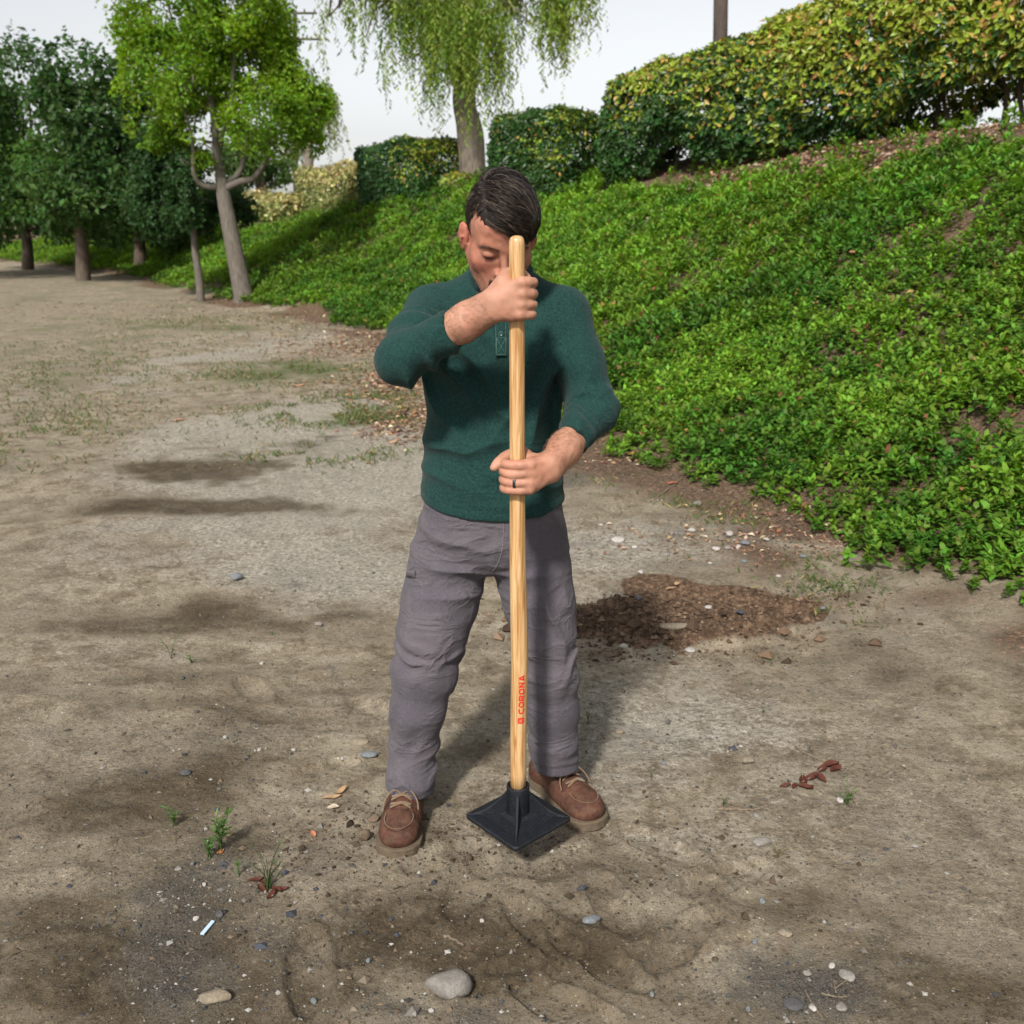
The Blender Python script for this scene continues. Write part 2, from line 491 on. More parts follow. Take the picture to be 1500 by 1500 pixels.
def build_ground():
    r = [0.0, 0.25, 0.4, 0.55, 0.7, 0.8] + list(0.9 * 1.006 ** np.arange(0, 260)); r += list(r[-1] * 1.014 ** np.arange(1, 430))
    r = np.array([q for q in r if q < 700] + [1500.0])
    front = np.linspace(-50, 50, 370)
    back = np.linspace(50, 310, 50)[1:-1]
    ang = np.radians(np.concatenate([front, back]))
    R, A = np.meshgrid(r, ang, indexing='ij')
    X = R * np.sin(A); Y = R * np.cos(A)
    far = sstep(60, 140, R)
    Z = terrain(X.ravel(), Y.ravel()).reshape(X.shape) * (1 - far)
    V = np.stack([X, Y, Z], -1).reshape(-1, 3)
    nr, na = X.shape
    i = np.arange(nr - 1)[:, None] * na; j = np.arange(na)[None]; j2 = (j + 1) % na
    Q = np.stack([i + j2, i + j, i + na + j, i + na + j2], -1).reshape(-1, 4)
    x, y = V[:, 0], V[:, 1]
    p = V[:, :2]
    soil = soil_mask(x, y)[0]
    e = edge_d(x, y)
    litter = sstep(-1.0, 0.15, e) * sstep(0.0, 0.6, 0.55 + fbm(p, 1.3, 3, 61))
    litter = np.maximum(litter, sstep(0.1, 0.5, e))
    w1 = 0.55 * fbm(p, 1.6, 4, 71)
    damp = np.zeros(len(x))  # damp soil patches; also carries a painted vignette on the near ground
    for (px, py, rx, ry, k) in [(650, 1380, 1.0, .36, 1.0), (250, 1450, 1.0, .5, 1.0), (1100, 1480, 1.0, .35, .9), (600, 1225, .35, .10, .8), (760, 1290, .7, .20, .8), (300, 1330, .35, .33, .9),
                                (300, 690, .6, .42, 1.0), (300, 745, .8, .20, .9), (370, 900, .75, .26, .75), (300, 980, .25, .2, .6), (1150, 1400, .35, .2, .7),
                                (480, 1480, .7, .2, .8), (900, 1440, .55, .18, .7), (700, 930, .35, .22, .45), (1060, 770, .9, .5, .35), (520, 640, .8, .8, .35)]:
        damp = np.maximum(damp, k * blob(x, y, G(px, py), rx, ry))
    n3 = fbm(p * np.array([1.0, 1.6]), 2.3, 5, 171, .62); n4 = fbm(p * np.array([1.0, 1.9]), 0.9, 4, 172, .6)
    damp = np.maximum(damp, 0.62 * sstep(2.15, 1.75, y + 0.25 * n4) * sstep(1.2, 0.5, x))  # vignette darkening of the foreground, painted in with the damp soil colour
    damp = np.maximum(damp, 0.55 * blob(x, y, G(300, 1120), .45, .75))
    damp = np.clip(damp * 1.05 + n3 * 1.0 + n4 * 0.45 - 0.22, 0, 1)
    pale = np.zeros(len(x))
    for (px, py, rx, ry, k) in [(450, 700, 1.1, 1.8, 1.1), (400, 640, 1.2, 1.6, 1.0), (1000, 1080, .6, .55, .65), (880, 820, .8, .7, .6), (470, 820, .7, .6, .8), (1100, 1200, .4, .3, .6), (330, 520, 1.2, 3.0, .6)]:
        pale = np.maximum(pale, k * blob(x, y, G(px, py), rx, ry))
    pale = np.clip(pale * 1.05 + w1 * 0.6 - n3 * 0.5 - 0.02, 0, 1)
    gravel = np.zeros(len(x))
    for (px, py, rx, ry, k) in [(280, 1330, .22, .35, 1.0), (560, 1400, .2, .1, .6), (640, 1490, .25, .08, 1.0), (1180, 1450, .25, .14, .9), (1050, 770, .8, .45, .8), (880, 690, .6, .6, .6), (330, 1080, .22, .14, .7)]:
        gravel = np.maximum(gravel, k * blob(x, y, G(px, py), rx, ry))
    gravel = np.clip(gravel * 0.7 + 0.75 * fbm(p, 3.1, 5, 175, .65), 0, 1)
    moss = np.zeros(len(x))
    for (px, py, rx, ry, k) in [(415, 548, 1.1, 1.0, 1.0), (510, 612, .7, .5, .8), (300, 480, 2.0, 1.6, .7), (1040, 745, .5, .3, .35), (560, 660, .7, .3, .5)]:
        moss = np.maximum(moss, k * blob(x, y, G(px, py), rx, ry))
    left = sstep(-3.6, -5.2, x + 0.25 * y * 0 + 0.6 * fbm(p, 0.6, 3, 83)) * sstep(2, 6, y)
    moss = np.clip(np.maximum(moss, left * 0.45) + 0.55 * fbm(p, 2.2, 4, 87) - 0.1, 0, 1) * sstep(3, 5, y)
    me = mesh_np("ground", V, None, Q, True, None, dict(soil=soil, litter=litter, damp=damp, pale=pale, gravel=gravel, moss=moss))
    m, nt, b, out = newmat("dirt")
    co = coords(nt)
    def at(n):
        a = N(nt, "ShaderNodeAttribute"); a.attribute_name = n
        return a.outputs['Fac']
    big = noise_node(nt, 1.3, 6, 0.6, co, 0.3).outputs['Fac']
    mid = noise_node(nt, 7.0, 9, 0.68, co, 0.25).outputs['Fac']
    fine = noise_node(nt, 48.0, 8, 0.72, co).outputs['Fac']
    grain = noise_node(nt, 260.0, 4, 0.75, co).outputs['Fac']
    base = ramp(nt, mid, [(0.28, (0.090, 0.068, 0.043)), (0.43, (0.20, 0.160, 0.110)), (0.55, (0.305, 0.257, 0.188)), (0.72, (0.41, 0.36, 0.28))]).outputs[0]
    base = mixc(nt, mathn(nt, 'MULTIPLY', ramp(nt, big, [(0.4, 0.0), (0.62, 1.0)]).outputs[0], 0.45), base, (0.24, 0.205, 0.155))
    def thr(a, amt, lo, hi):
        s = mathn(nt, 'ADD', a, mathn(nt, 'MULTIPLY', mathn(nt, 'SUBTRACT', fine, 0.5), amt))
        s = mathn(nt, 'ADD', s, mathn(nt, 'MULTIPLY', mathn(nt, 'SUBTRACT', mid, 0.5), amt))
        return ramp(nt, s, [(lo, 0.0), (hi, 1.0)]).outputs[0]
    palec = ramp(nt, fine, [(0.3, (0.21, 0.188, 0.152)), (0.55, (0.36, 0.33, 0.277)), (0.72, (0.46, 0.43, 0.37))]).outputs[0]
    c = mixc(nt, mathn(nt, 'MULTIPLY', thr(at('pale'), 0.8, 0.3, 0.75), 0.85), base, palec)
    damp_vig_c = ramp(nt, mid, [(0.3, (0.028, 0.020, 0.011)), (0.5, (0.070, 0.051, 0.029)), (0.7, (0.13, 0.099, 0.060))]).outputs[0]
    c = mixc(nt, mathn(nt, 'MULTIPLY', thr(at('damp'), 1.7, 0.22, 0.72), 0.9), c, damp_vig_c)
    gravc = ramp(nt, grain, [(0.3, (0.035, 0.032, 0.03)), (0.5, (0.085, 0.078, 0.068)), (0.64, (0.17, 0.155, 0.14)), (0.72, (0.45, 0.43, 0.4))]).outputs[0]
    c = mixc(nt, mathn(nt, 'MULTIPLY', thr(at('gravel'), 1.0, 0.3, 0.75), 0.85), c, gravc)
    litc = ramp(nt, fine, [(0.3, (0.045, 0.03, 0.02)), (0.48, (0.11, 0.078, 0.05)), (0.6, (0.20, 0.12, 0.08)), (0.7, (0.32, 0.23, 0.17))]).outputs[0]
    c = mixc(nt, thr(at('litter'), 0.9, 0.35, 0.7), c, litc)
    mossc = ramp(nt, fine, [(0.3, (0.035, 0.055, 0.02)), (0.5, (0.075, 0.11, 0.035)), (0.7, (0.16, 0.17, 0.08))]).outputs[0]
    c = mixc(nt, mathn(nt, 'MULTIPLY', thr(at('moss'), 1.3, 0.4, 0.8), 0.7), c, mossc)
    soilc = ramp(nt, fine, [(0.3, (0.045, 0.027, 0.017)), (0.5, (0.12, 0.075, 0.047)), (0.68, (0.21, 0.14, 0.092))]).outputs[0]
    c = mixc(nt, thr(at('soil'), 0.5, 0.35, 0.6), c, soilc)
    # hairline drying cracks
    vor = N(nt, "ShaderNodeTexVoronoi"); vor.feature = 'DISTANCE_TO_EDGE'; vor.inputs['Scale'].default_value = 9.0
    wv = N(nt, "ShaderNodeVectorMath"); wv.operation = 'ADD'
    wn2 = noise_node(nt, 5, 5, 0.6, co); 
    nt.links.new(co, wv.inputs[0]); nt.links.new(wn2.outputs['Color'], wv.inputs[1]); nt.links.new(wv.outputs[0], vor.inputs['Vector'])
    crack = ramp(nt, vor.outputs['Distance'], [(0.0, 1.0), (0.018, 0.0)]).outputs[0]
    crack = mathn(nt, 'MULTIPLY', crack, ramp(nt, big, [(0.45, 0.0), (0.6, 1.0)]).outputs[0])
    c = mixc(nt, mathn(nt, 'MULTIPLY', crack, 0.45), c, (0.07, 0.05, 0.035))
    # crumbs and grit: small dark and light specks of their own
    def specks(scale, lo, hi, dk, lt):
        v = N(nt, "ShaderNodeTexVoronoi"); v.inputs['Scale'].default_value = scale; v.inputs['Randomness'].default_value = 1.0; nt.links.new(co, v.inputs['Vector'])
        sx = N(nt, "ShaderNodeSeparateColor"); nt.links.new(v.outputs['Color'], sx.inputs[0])
        msk = ramp(nt, v.outputs['Distance'], [(0.22, 1.0), (0.40, 0.0)]).outputs[0]
        tone = ramp(nt, sx.outputs[0], [(0.0, dk), (lo, dk), (lo + 0.01, 1.0), (hi, 1.0), (hi + 0.01, lt)]); tone.color_ramp.interpolation = 'CONSTANT'
        return msk, tone.outputs[0]
    for sc_, lo_, hi_, dk_, lt_ in ((75, 0.16, 0.93, 0.42, 1.55), (150, 0.2, 0.9, 0.45, 1.7)):
        mk_, tn_ = specks(sc_, lo_, hi_, dk_, lt_)
        c = mixc(nt, mathn(nt, 'MULTIPLY', mk_, 0.85), c, mixc(nt, 1.0, c, tn_, 'MULTIPLY'))
    # fine light and dark grit
    grit = ramp(nt, grain, [(0.32, 0.45), (0.46, 1.0), (0.62, 1.0), (0.74, 1.7)]).outputs[0]
    c = mixc(nt, 0.75, c, grit, 'MULTIPLY')
    c = mixc(nt, 0.8, c, ramp(nt, fine, [(0.30, 0.55), (0.45, 0.9), (0.56, 1.15), (0.70, 1.6)]).outputs[0], 'MULTIPLY')
    nt.links.new(c, b.inputs['Base Color'])
    b.inputs['Roughness'].default_value = 0.93
    b.inputs['Specular IOR Level'].default_value = 0.2
    hsum = mathn(nt, 'ADD', mathn(nt, 'MULTIPLY', mid, 1.0), mathn(nt, 'MULTIPLY', fine, 0.8))
    hsum = mathn(nt, 'SUBTRACT', hsum, mathn(nt, 'MULTIPLY', crack, 0.3))
    n1 = bump(nt, None, hsum, 0.8, 0.03)
    bump(nt, b, grain, 0.5, 0.004, n1)
    o = obj("ground", me, m); tag(o, kind="structure")
    return o
build_ground()

# ------------------------------------------------------------------ ground cover on the bank
def rand_dirs(n, up=0.0):
    v = RNG.normal(size=(n, 3)); v = unit(v); v[:, 2] = v[:, 2] + up
    return unit(v)

def terr_normal(x, y):
    e = 0.05
    zx = (terrain0(x + e, y) - terrain0(x - e, y)) / (2 * e); zy = (terrain0(x, y + e) - terrain0(x, y - e)) / (2 * e)
    return unit(np.stack([-zx, -zy, np.ones_like(zx)], -1))

_bh = [hit(x, y) for x, y in ((1250, 252), (1130, 284), (1010, 294), (900, 290))]
BARE_Y = np.array([0.0] + [h[1] for h in _bh] + [_bh[-1][1] + 1.5, 60.0])
BARE_D = np.array([float(bank_d(np.array([_bh[0][0]]), np.array([_bh[0][1]]))[0])] + [float(bank_d(np.array([h[0]]), np.array([h[1]]))[0]) for h in _bh] + [5.2, 9.0])

def cover(name, n, ylo, yhi, dmax, hgt, levels, ll, lw, hq, seed):
    rng = np.random.default_rng(seed)
    y = rng.uniform(ylo, yhi, n * 2)
    d = rng.uniform(-0.35, dmax, n * 2)
    x = foot(y) + d * 1.08
    p = np.stack([x, y], -1)
    e = edge_d(x, y)
    dens = 0.72 + 0.75 * fbm(p, 1.1, 3, 91) + 0.55 * vnoise(p, 3.5, 93)
    bare = sstep(-0.25, 0.25, d - np.interp(y, BARE_Y, BARE_D) + 0.55 * fbm(p, 0.8, 3, 95))
    keep = (e > 0.05) & (rng.uniform(0, 1, n * 2) < np.clip(dens * sstep(0.0, 0.5, e) + 0.15, 0, 1) * (1 - bare * 0.93))
    keep &= (np.hypot(x, y - 2.4) > 1.0)
    x, y = x[keep][:n], y[keep][:n]; m = len(x)
    p = np.stack([x, y], -1)
    z = terrain(x, y)
    nrm = terr_normal(x, y)
    vig = np.clip(0.9 + 0.5 * fbm(p, 1.7, 3, 97) + 0.45 * vnoise(p, 4.5, 98), 0.3, 1.8) * (0.6 + 0.4 * sstep(0, 0.8, edge_d(x, y)))
    up = unit(nrm * 0.45 + np.array([0, 0, 0.8]) + rng.normal(size=(m, 3)) * 0.33)
    h = hgt * vig * rng.uniform(0.55, 1.25, m)
    base = np.stack([x, y, z], -1)
    Vs, Ts, Cs = [], [], []; off = 0
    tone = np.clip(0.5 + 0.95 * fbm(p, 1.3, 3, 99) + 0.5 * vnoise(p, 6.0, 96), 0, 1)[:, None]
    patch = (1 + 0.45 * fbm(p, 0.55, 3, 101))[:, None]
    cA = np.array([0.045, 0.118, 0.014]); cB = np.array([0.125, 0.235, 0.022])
    A = Acc()
    phase = rng.uniform(0, 6.28, m)
    side = unit(np.cross(up, np.array([0.3, 0.9, 0.1]))); fr = np.cross(up, side)
    for k in range(levels):
        f = (k + 0.6) / levels
        for q in range(2):
            a = phase + k * 2.4 + q * math.pi + rng.normal(size=m) * 0.35
            rad = np.cos(a)[:, None] * side + np.sin(a)[:, None] * fr
            tilt = 0.15 + 0.75 * f
            dr = unit(rad * (1.05 - 0.4 * f) + up * tilt + rng.normal(size=(m, 3)) * 0.18)
            pos = base + up * (h * (0.25 + 0.75 * f))[:, None]
            L = ll * rng.uniform(0.55, 1.4, m) * (1.1 - 0.35 * f) * (0.75 + 0.25 * vig)
            if hq: V, T = leaves6_np(pos, dr, up, L, L * lw)
            else: V, T = leaves_np(pos, dr, up, L, L * lw)
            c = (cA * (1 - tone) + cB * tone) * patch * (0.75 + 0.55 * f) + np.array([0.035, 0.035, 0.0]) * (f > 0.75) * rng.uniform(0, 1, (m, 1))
            dead = rng.uniform(0, 1, (m, 1)) < 0.010
            c = np.where(dead, np.array([0.28, 0.13, 0.06]), c)
            A.add(V, T, None, np.repeat(c, 6 if hq else 4, 0))
    me = A.mesh(name, False)
    return obj(name, me, M['leaf'])

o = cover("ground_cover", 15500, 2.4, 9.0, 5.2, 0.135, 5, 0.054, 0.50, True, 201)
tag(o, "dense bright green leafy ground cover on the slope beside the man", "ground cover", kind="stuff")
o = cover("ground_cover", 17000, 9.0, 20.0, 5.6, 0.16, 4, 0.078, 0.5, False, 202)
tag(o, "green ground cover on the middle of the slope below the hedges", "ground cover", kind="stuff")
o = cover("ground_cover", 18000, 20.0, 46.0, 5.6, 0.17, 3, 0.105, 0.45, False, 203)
tag(o, "far grassy green ground cover around the tree at the foot of the slope", "ground cover", kind="stuff")

# small white clover-like flowers are left to leaf colour; grass patches on the path
def grass_patch(name, spots, n, hgt, label):
    rng = np.random.default_rng(n)
    A = Acc()
    for (px, py, rx, ry, w) in spots:
        c = G(px, py); k = int(n * w)
        x = c[0] + rng.normal(size=k) * rx * 0.6; y = c[1] + rng.normal(size=k) * ry * 0.6
        p = np.stack([x, y], -1)
        ok = (fbm(p, 2.6, 3, 87) + 0.4 * vnoise(p, 8, 5)) > -0.15
        x, y = x[ok], y[ok]; k = len(x)
        base = np.stack([x, y, terrain(x, y) - 0.003], -1)
        dr = unit(rng.normal(size=(k, 3)) * np.array([1, 1, 0.2]) + np.array([0, 0, 0.9]))
        L = hgt * rng.uniform(0.4, 1.3, k)
        V, T = leaves_np(base, dr, rand_dirs(k), L, L * 0.16)
        g = rng.uniform(0, 1, (k, 1))
        col = np.array([0.055, 0.115, 0.025]) * (1 - g) + np.array([0.14, 0.165, 0.055]) * g
        dry = rng.uniform(0, 1, (k, 1)) < 0.18
        col = np.where(dry, np.array([0.30, 0.22, 0.11]), col)
        A.add(V, T, None, np.repeat(col, 4, 0))
    return tag(obj(name, A.mesh(name, False), M['leaf']), label, "grass", kind="stuff")
grass_patch("grass", [(415, 548, 1.0, .9, 1.0), (520, 612, .6, .4, .6), (330, 470, 2.0, 1.3, .8), (560, 585, .5, .4, .35), (470, 665, .5, .3, .3), (445, 600, .6, .5, .4), (250, 500, 2.0, 2, .5), (60, 560, 1.2, 2.6, 1.0), (20, 640, .8, 1.4, .8)], 4200, 0.05, "thin patchy grass growing on the dirt path behind the man")
grass_patch("grass", [(1040, 745, .35, .2, .5), (1150, 830, .35, .2, .4), (1215, 860, .2, .14, .5), (1000, 735, .2, .15, .3), (1080, 765, .2, .1, .3), (1240, 905, .1, .1, .3), (880, 705, .2, .2, .15)], 500, 0.045, "sparse grass sprouts on the gravelly soil at the foot of the slope")

# leaf litter
def litter(name, n, spots, size, label, seed):
    rng = np.random.default_rng(seed)
    A = Acc()
    pal = np.array([[0.30, 0.14, 0.085], [0.42, 0.27, 0.16], [0.21, 0.12, 0.07], [0.50, 0.40, 0.29], [0.33, 0.20, 0.15], [0.13, 0.085, 0.055]])
    for (px, py, rx, ry, w) in spots:
        c = hit(px, py); k = int(n * w)
        x = c[0] + rng.normal(size=k) * rx * 0.6; y = c[1] + rng.normal(size=k) * ry * 0.6
        pos = np.stack([x, y, terrain(x, y) + 0.006], -1)
        nr = unit(terr_normal(x, y) + rng.normal(size=(k, 3)) * 0.3)
        dr = np.cross(nr, rng.normal(size=(k, 3)))
        L = size * rng.uniform(0.5, 1.4, k)
        V, T = leaves_np(pos, dr, nr, L, L * rng.uniform(0.3, 0.6, k), 0.3)
        col = pal[rng.integers(0, len(pal), k)] * rng.uniform(0.6, 1.2, (k, 1))
        A.add(V, T, None, np.repeat(col, 4, 0))
    return tag(obj(name, A.mesh(name, False), M['dry_leaf']), label, "leaf litter", kind="stuff")
litter("leaf_litter", 1000, [(585, 560, .5, .7, 1.2), (560, 510, .9, 1.0, 1.0), (600, 620, .4, .5, .6), (500, 500, 1.0, 1.4, .6), (640, 600, .5, .7, .8), (280, 450, 3.0, 2.0, .6), (430, 470, 1.5, 1.5, .5)], 0.05, "brown and reddish fallen leaves strewn along the foot of the slope behind the man", 301)
litter("leaf_litter", 420, [(900, 670, .5, .4, .5), (1130, 760, .4, .3, .5), (1190, 800, .3, .2, .3), (1040, 790, .5, .3, .4)], 0.03, "scattered dry leaf bits on the dark soil beside the ground cover", 302)
litter("leaf_litter", 2600, [(1150, 250, 2.0, 1.0, 1.0), (1030, 275, 1.6, 1.0, .7), (1230, 260, 1.2, 1.2, .8)], 0.075, "rust brown leaf litter on the bare slope under the long hedge", 303)

# ------------------------------------------------------------------ hedges
def stems(A, pts, h, rng, rad=0.03):
    for p in pts:
        A.append(Acc())
        q = [p + np.array([0, 0, -0.1])]
        for k in range(3):
            q.append(q[-1] + np.array([rng.normal() * 0.1, rng.normal() * 0.1, h / 3]))
        A[-1].tube(smooth_path(q, 7), np.linspace(rad, rad * 0.5, 7), 6)

def hedge(px0, py0, px1, py1, depth, top, nleaf, leaf, label, seed, cols, h1=None, gap=0.15, Y0=None, Y1=None, roundness=0.25, ext=None):
    rng = np.random.default_rng(seed)
    a = hit(px0, py0) if Y0 is None else P(px0, py0, Y0)
    b = hit(px1, py1) if Y1 is None else P(px1, py1, Y1)
    if ext: b = a + (b - a) * ext; b[2] = max(b[2], tz(b[0], b[1]))
    zc = lambda q: q[1] * math.cos(PITCH) + (CAM_H - q[2]) * math.sin(PITCH)
    b_ = b if not ext else a + (b - a) / ext
    height = (py0 - top) * zc(a) / FPX; h1 = (py1 - (top if h1 is None else h1)) * zc(b_) / FPX
    if ext: h1 = height + (h1 - height) * min(ext, 1.2)
    ax = b - a; L = np.linalg.norm(ax[:2]); u = np.array([ax[0], ax[1], 0]) / L
    w = np.array([-u[1], u[0], 0]);
    if w[1] < 0: w = -w                    # w points away from the camera
    root = empty("hedge", tuple((a + b) / 2 + w * depth / 2))
    tag(root, label, "hedge", "clipped hedges along the top of the slope")
    hm = (height + h1) / 2
    areas = np.array([L * hm, L * depth, L * hm * 0.6, depth * hm, depth * hm])
    face = rng.choice(5, nleaf, p=areas / areas.sum())
    s = rng.uniform(0, 1, nleaf); t = rng.uniform(0, 1, nleaf); v = rng.uniform(0, 1, nleaf)
    s = np.where(face == 3, 0.0, np.where(face == 4, 1.0, s))
    t = np.where(face == 1, 1.0, t); v = np.where(face == 0, 0.0, np.where(face == 2, 1.0, v))
    # rounded box
    q = np.stack([(s - .5) * L, (v - .5) * depth, (t - .5) * hm], -1)
    half = np.array([L / 2, depth / 2, hm / 2]); r = roundness
    inner = np.clip(q, -(half - r), half - r); dv = q - inner; dn = np.linalg.norm(dv, axis=1, keepdims=True)
    q = np.where(dn > 1e-6, inner + dv / np.maximum(dn, 1e-6) * np.minimum(dn, r), q)
    outn = np.stack([(face == 4) * 1.0 - (face == 3), (face == 2) * 1.0 - (face == 0), (face == 1) * 1.0], -1) + dv / r * 0.8
    outn = unit(outn + 1e-4)
    ins = rng.exponential(0.07, nleaf) - 0.03
    bump_ = 0.26 * fbm(q, 1.2, 3, seed) + 0.13 * fbm(q, 3.5, 2, seed + 3)
    q = q + outn * (bump_ - ins)[:, None]
    ss = q[:, 0] / L + .5
    hh = q[:, 2] / hm + .5
    holes = (fbm(q, 2.2, 2, seed + 9) > 0.42 - 0.25 * (1 - hh)) & (rng.uniform(0, 1, nleaf) < 0.75)
    keep = ~holes
    q, outn, ss, hh = q[keep], outn[keep], ss[keep], hh[keep]; n = len(q)
    hl = height + (h1 - height) * ss
    base = a[None] + ax[None] * ss[:, None]
    wd = q[:, 1] + depth / 2
    gz = terrain0(base[:, 0] + w[0] * wd, base[:, 1] + w[1] * wd)
    gz = np.minimum(gz, base[:, 2] + 0.2)
    pos = base + w[None] * wd[:, None]
    lowcut = gap * (0.6 + 1.2 * np.clip(vnoise(np.stack([ss * L, wd * 0], -1), 1.2, seed), -0.5, 1))
    pos[:, 2] = base[:, 2] + np.maximum(lowcut, 0.02) + (hl - np.maximum(lowcut, 0.02)) * hh
    nr = unit(outn * 0.8 + np.array([0, 0, 0.35]) + rng.normal(size=(n, 3)) * 0.55)
    dr = unit(np.cross(nr, rng.normal(size=(n, 3))) + np.array([0, 0, -0.25]))
    Lf = leaf * rng.uniform(0.65, 1.3, n)
    V, T = leaves_np(pos, dr, nr, Lf, Lf * 0.55, 0.18)
    young = np.clip(cols[3] * (hh ** 1.15) + 0.55 * fbm(q, 1.4, 3, seed + 5) - 0.20 + (ss * (ext or 1.0) - 0.5) * cols[4], 0, 1)[:, None]  # backlit sun glow put into leaf colour, rising with height and along the hedge
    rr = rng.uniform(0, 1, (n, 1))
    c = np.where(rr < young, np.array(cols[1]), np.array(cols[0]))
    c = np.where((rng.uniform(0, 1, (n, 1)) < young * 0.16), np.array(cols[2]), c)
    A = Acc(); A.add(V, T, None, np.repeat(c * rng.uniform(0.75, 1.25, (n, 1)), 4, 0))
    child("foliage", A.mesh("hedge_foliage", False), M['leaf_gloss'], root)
    B = []
    k = max(3, int(L / 0.45))
    ps = [a + ax * ((i + 0.5) / k) + w * depth * rng.uniform(0.3, 0.7) for i in range(k)]
    for p in ps: p[2] = min(float(terrain0(np.array(p[0]), np.array(p[1]))), p[2] + 0.1)
    stems(B, ps, hm * 0.75, rng)
    for q_ in B: child("branch", q_.mesh("hedge_branch"), M['bark_brown'], root)
    return root

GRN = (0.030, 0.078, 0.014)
GLOW_YEL = (0.235, 0.30, 0.032)  # yellow of the sun's glow, painted into the leaves
GLOW_ORG = (0.42, 0.25, 0.07)  # warm orange of the same painted glow
hedge(868, 290, 1250, 218, 1.8, 122, 108000, 0.088, "long tall hedge with yellow sun glow coloured into its green leaves and rust brown litter below", 401, (GRN, GLOW_YEL, GLOW_ORG, 1.05, 0.7), -15, 0.30, roundness=0.55, ext=1.75)
hedge(714, 296, 822, 300, 0.9, 172, 17000, 0.085, "dark green hedge between the weeping tree and the long tall hedge", 402, (GRN, GLOW_YEL, GLOW_ORG, 0.45, 0.3), gap=0.05)
hedge(522, 312, 612, 302, 1.5, 216, 16000, 0.085, "boxy dark green hedge on the slope left of the weeping tree", 403, ((0.028, 0.08, 0.018), GLOW_YEL, GLOW_ORG, 0.5, 0.5), gap=0.05)
hedge(436, 322, 512, 312, 1.4, 252, 12000, 0.10, "pale sunlit hedge beyond the boxy dark green hedge", 404, ((0.16, 0.19, 0.05), (0.40, 0.36, 0.14), (0.55, 0.42, 0.22), 0.9, 0.3), gap=0.05)  # sunshine on this hedge is put into its pale leaf colours
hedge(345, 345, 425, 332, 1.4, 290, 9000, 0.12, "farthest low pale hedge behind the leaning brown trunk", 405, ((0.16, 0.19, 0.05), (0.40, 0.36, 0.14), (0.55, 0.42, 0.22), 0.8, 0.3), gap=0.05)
hedge(636, 284, 684, 278, 1.0, 262, 3000, 0.09, "low straggly yellowish hedge at the foot of the weeping tree", 406, ((0.12, 0.16, 0.04), GLOW_YEL, GLOW_ORG, 0.8, 0.3), gap=0.02)

# ------------------------------------------------------------------ trees
def crown_leaves(centres, n, leaf, width, cols, rng, droop=0.2, shell=0.35, gap=0.12):
    cen = np.array([c[:3] for c in centres]); rad = np.array([c[3:6] for c in centres])
    vol = rad.prod(1) ** 0.75
    k = rng.choice(len(cen), n, p=vol / vol.sum())
    v = unit(rng.normal(size=(n, 3)))
    rr = shell + (1 - shell) * rng.uniform(0, 1, n) ** 0.6
    rr *= 1 + 0.28 * fbm(v * 2.0 + k[:, None] * 7.1, 1.6, 3, 5)
    pos = cen[k] + v * rad[k] * rr[:, None]
    sc_ = float(np.median(rad))
    pos += sc_ * 0.55 * np.stack([fbm(pos, 1.1 / sc_, 3, s) for s in (1, 2, 3)], -1)
    gapn = fbm(pos, 1.5 / sc_, 3, 21)
    keep = gapn < gap + rng.uniform(-0.1, 0.25, n)
    pos, v = pos[keep], v[keep]; m = len(pos)
    nr = unit(v * 0.5 + np.array([0, 0, 0.5]) + rng.normal(size=(m, 3)) * 0.6)
    dr = unit(np.cross(nr, rng.normal(size=(m, 3))) + np.array([0, 0, -droop]))
    L = leaf * rng.uniform(0.6, 1.35, m)
    V, T = leaves_np(pos, dr, nr, L, L * width, 0.15)
    g = np.clip(0.5 + 0.8 * fbm(pos, 0.9, 3, 31) + rng.normal(size=m) * 0.15, 0, 1)[:, None]
    c = np.array(cols[0]) * (1 - g) + np.array(cols[1]) * g
    return V, T, np.repeat(c, 4, 0)

def twigs_to(B, limb_pts, targets, rng, r0=0.02):
    limb_pts = np.asarray(limb_pts)
    for t in targets:
        j = np.argmin(np.linalg.norm(limb_pts - t, axis=1)); p = limb_pts[j]
        m = (p + t) / 2 + rng.normal(size=3) * 0.12 + np.array([0, 0, 0.08])
        B.tube(smooth_path([p, m, t], 6), np.linspace(r0, r0 * 0.35, 6), 5)

def Lp(pts, Y, jit=0.0):
    return [P(x, y, Y + (jit[i] if jit else 0)) for i, (x, y) in enumerate(pts)]

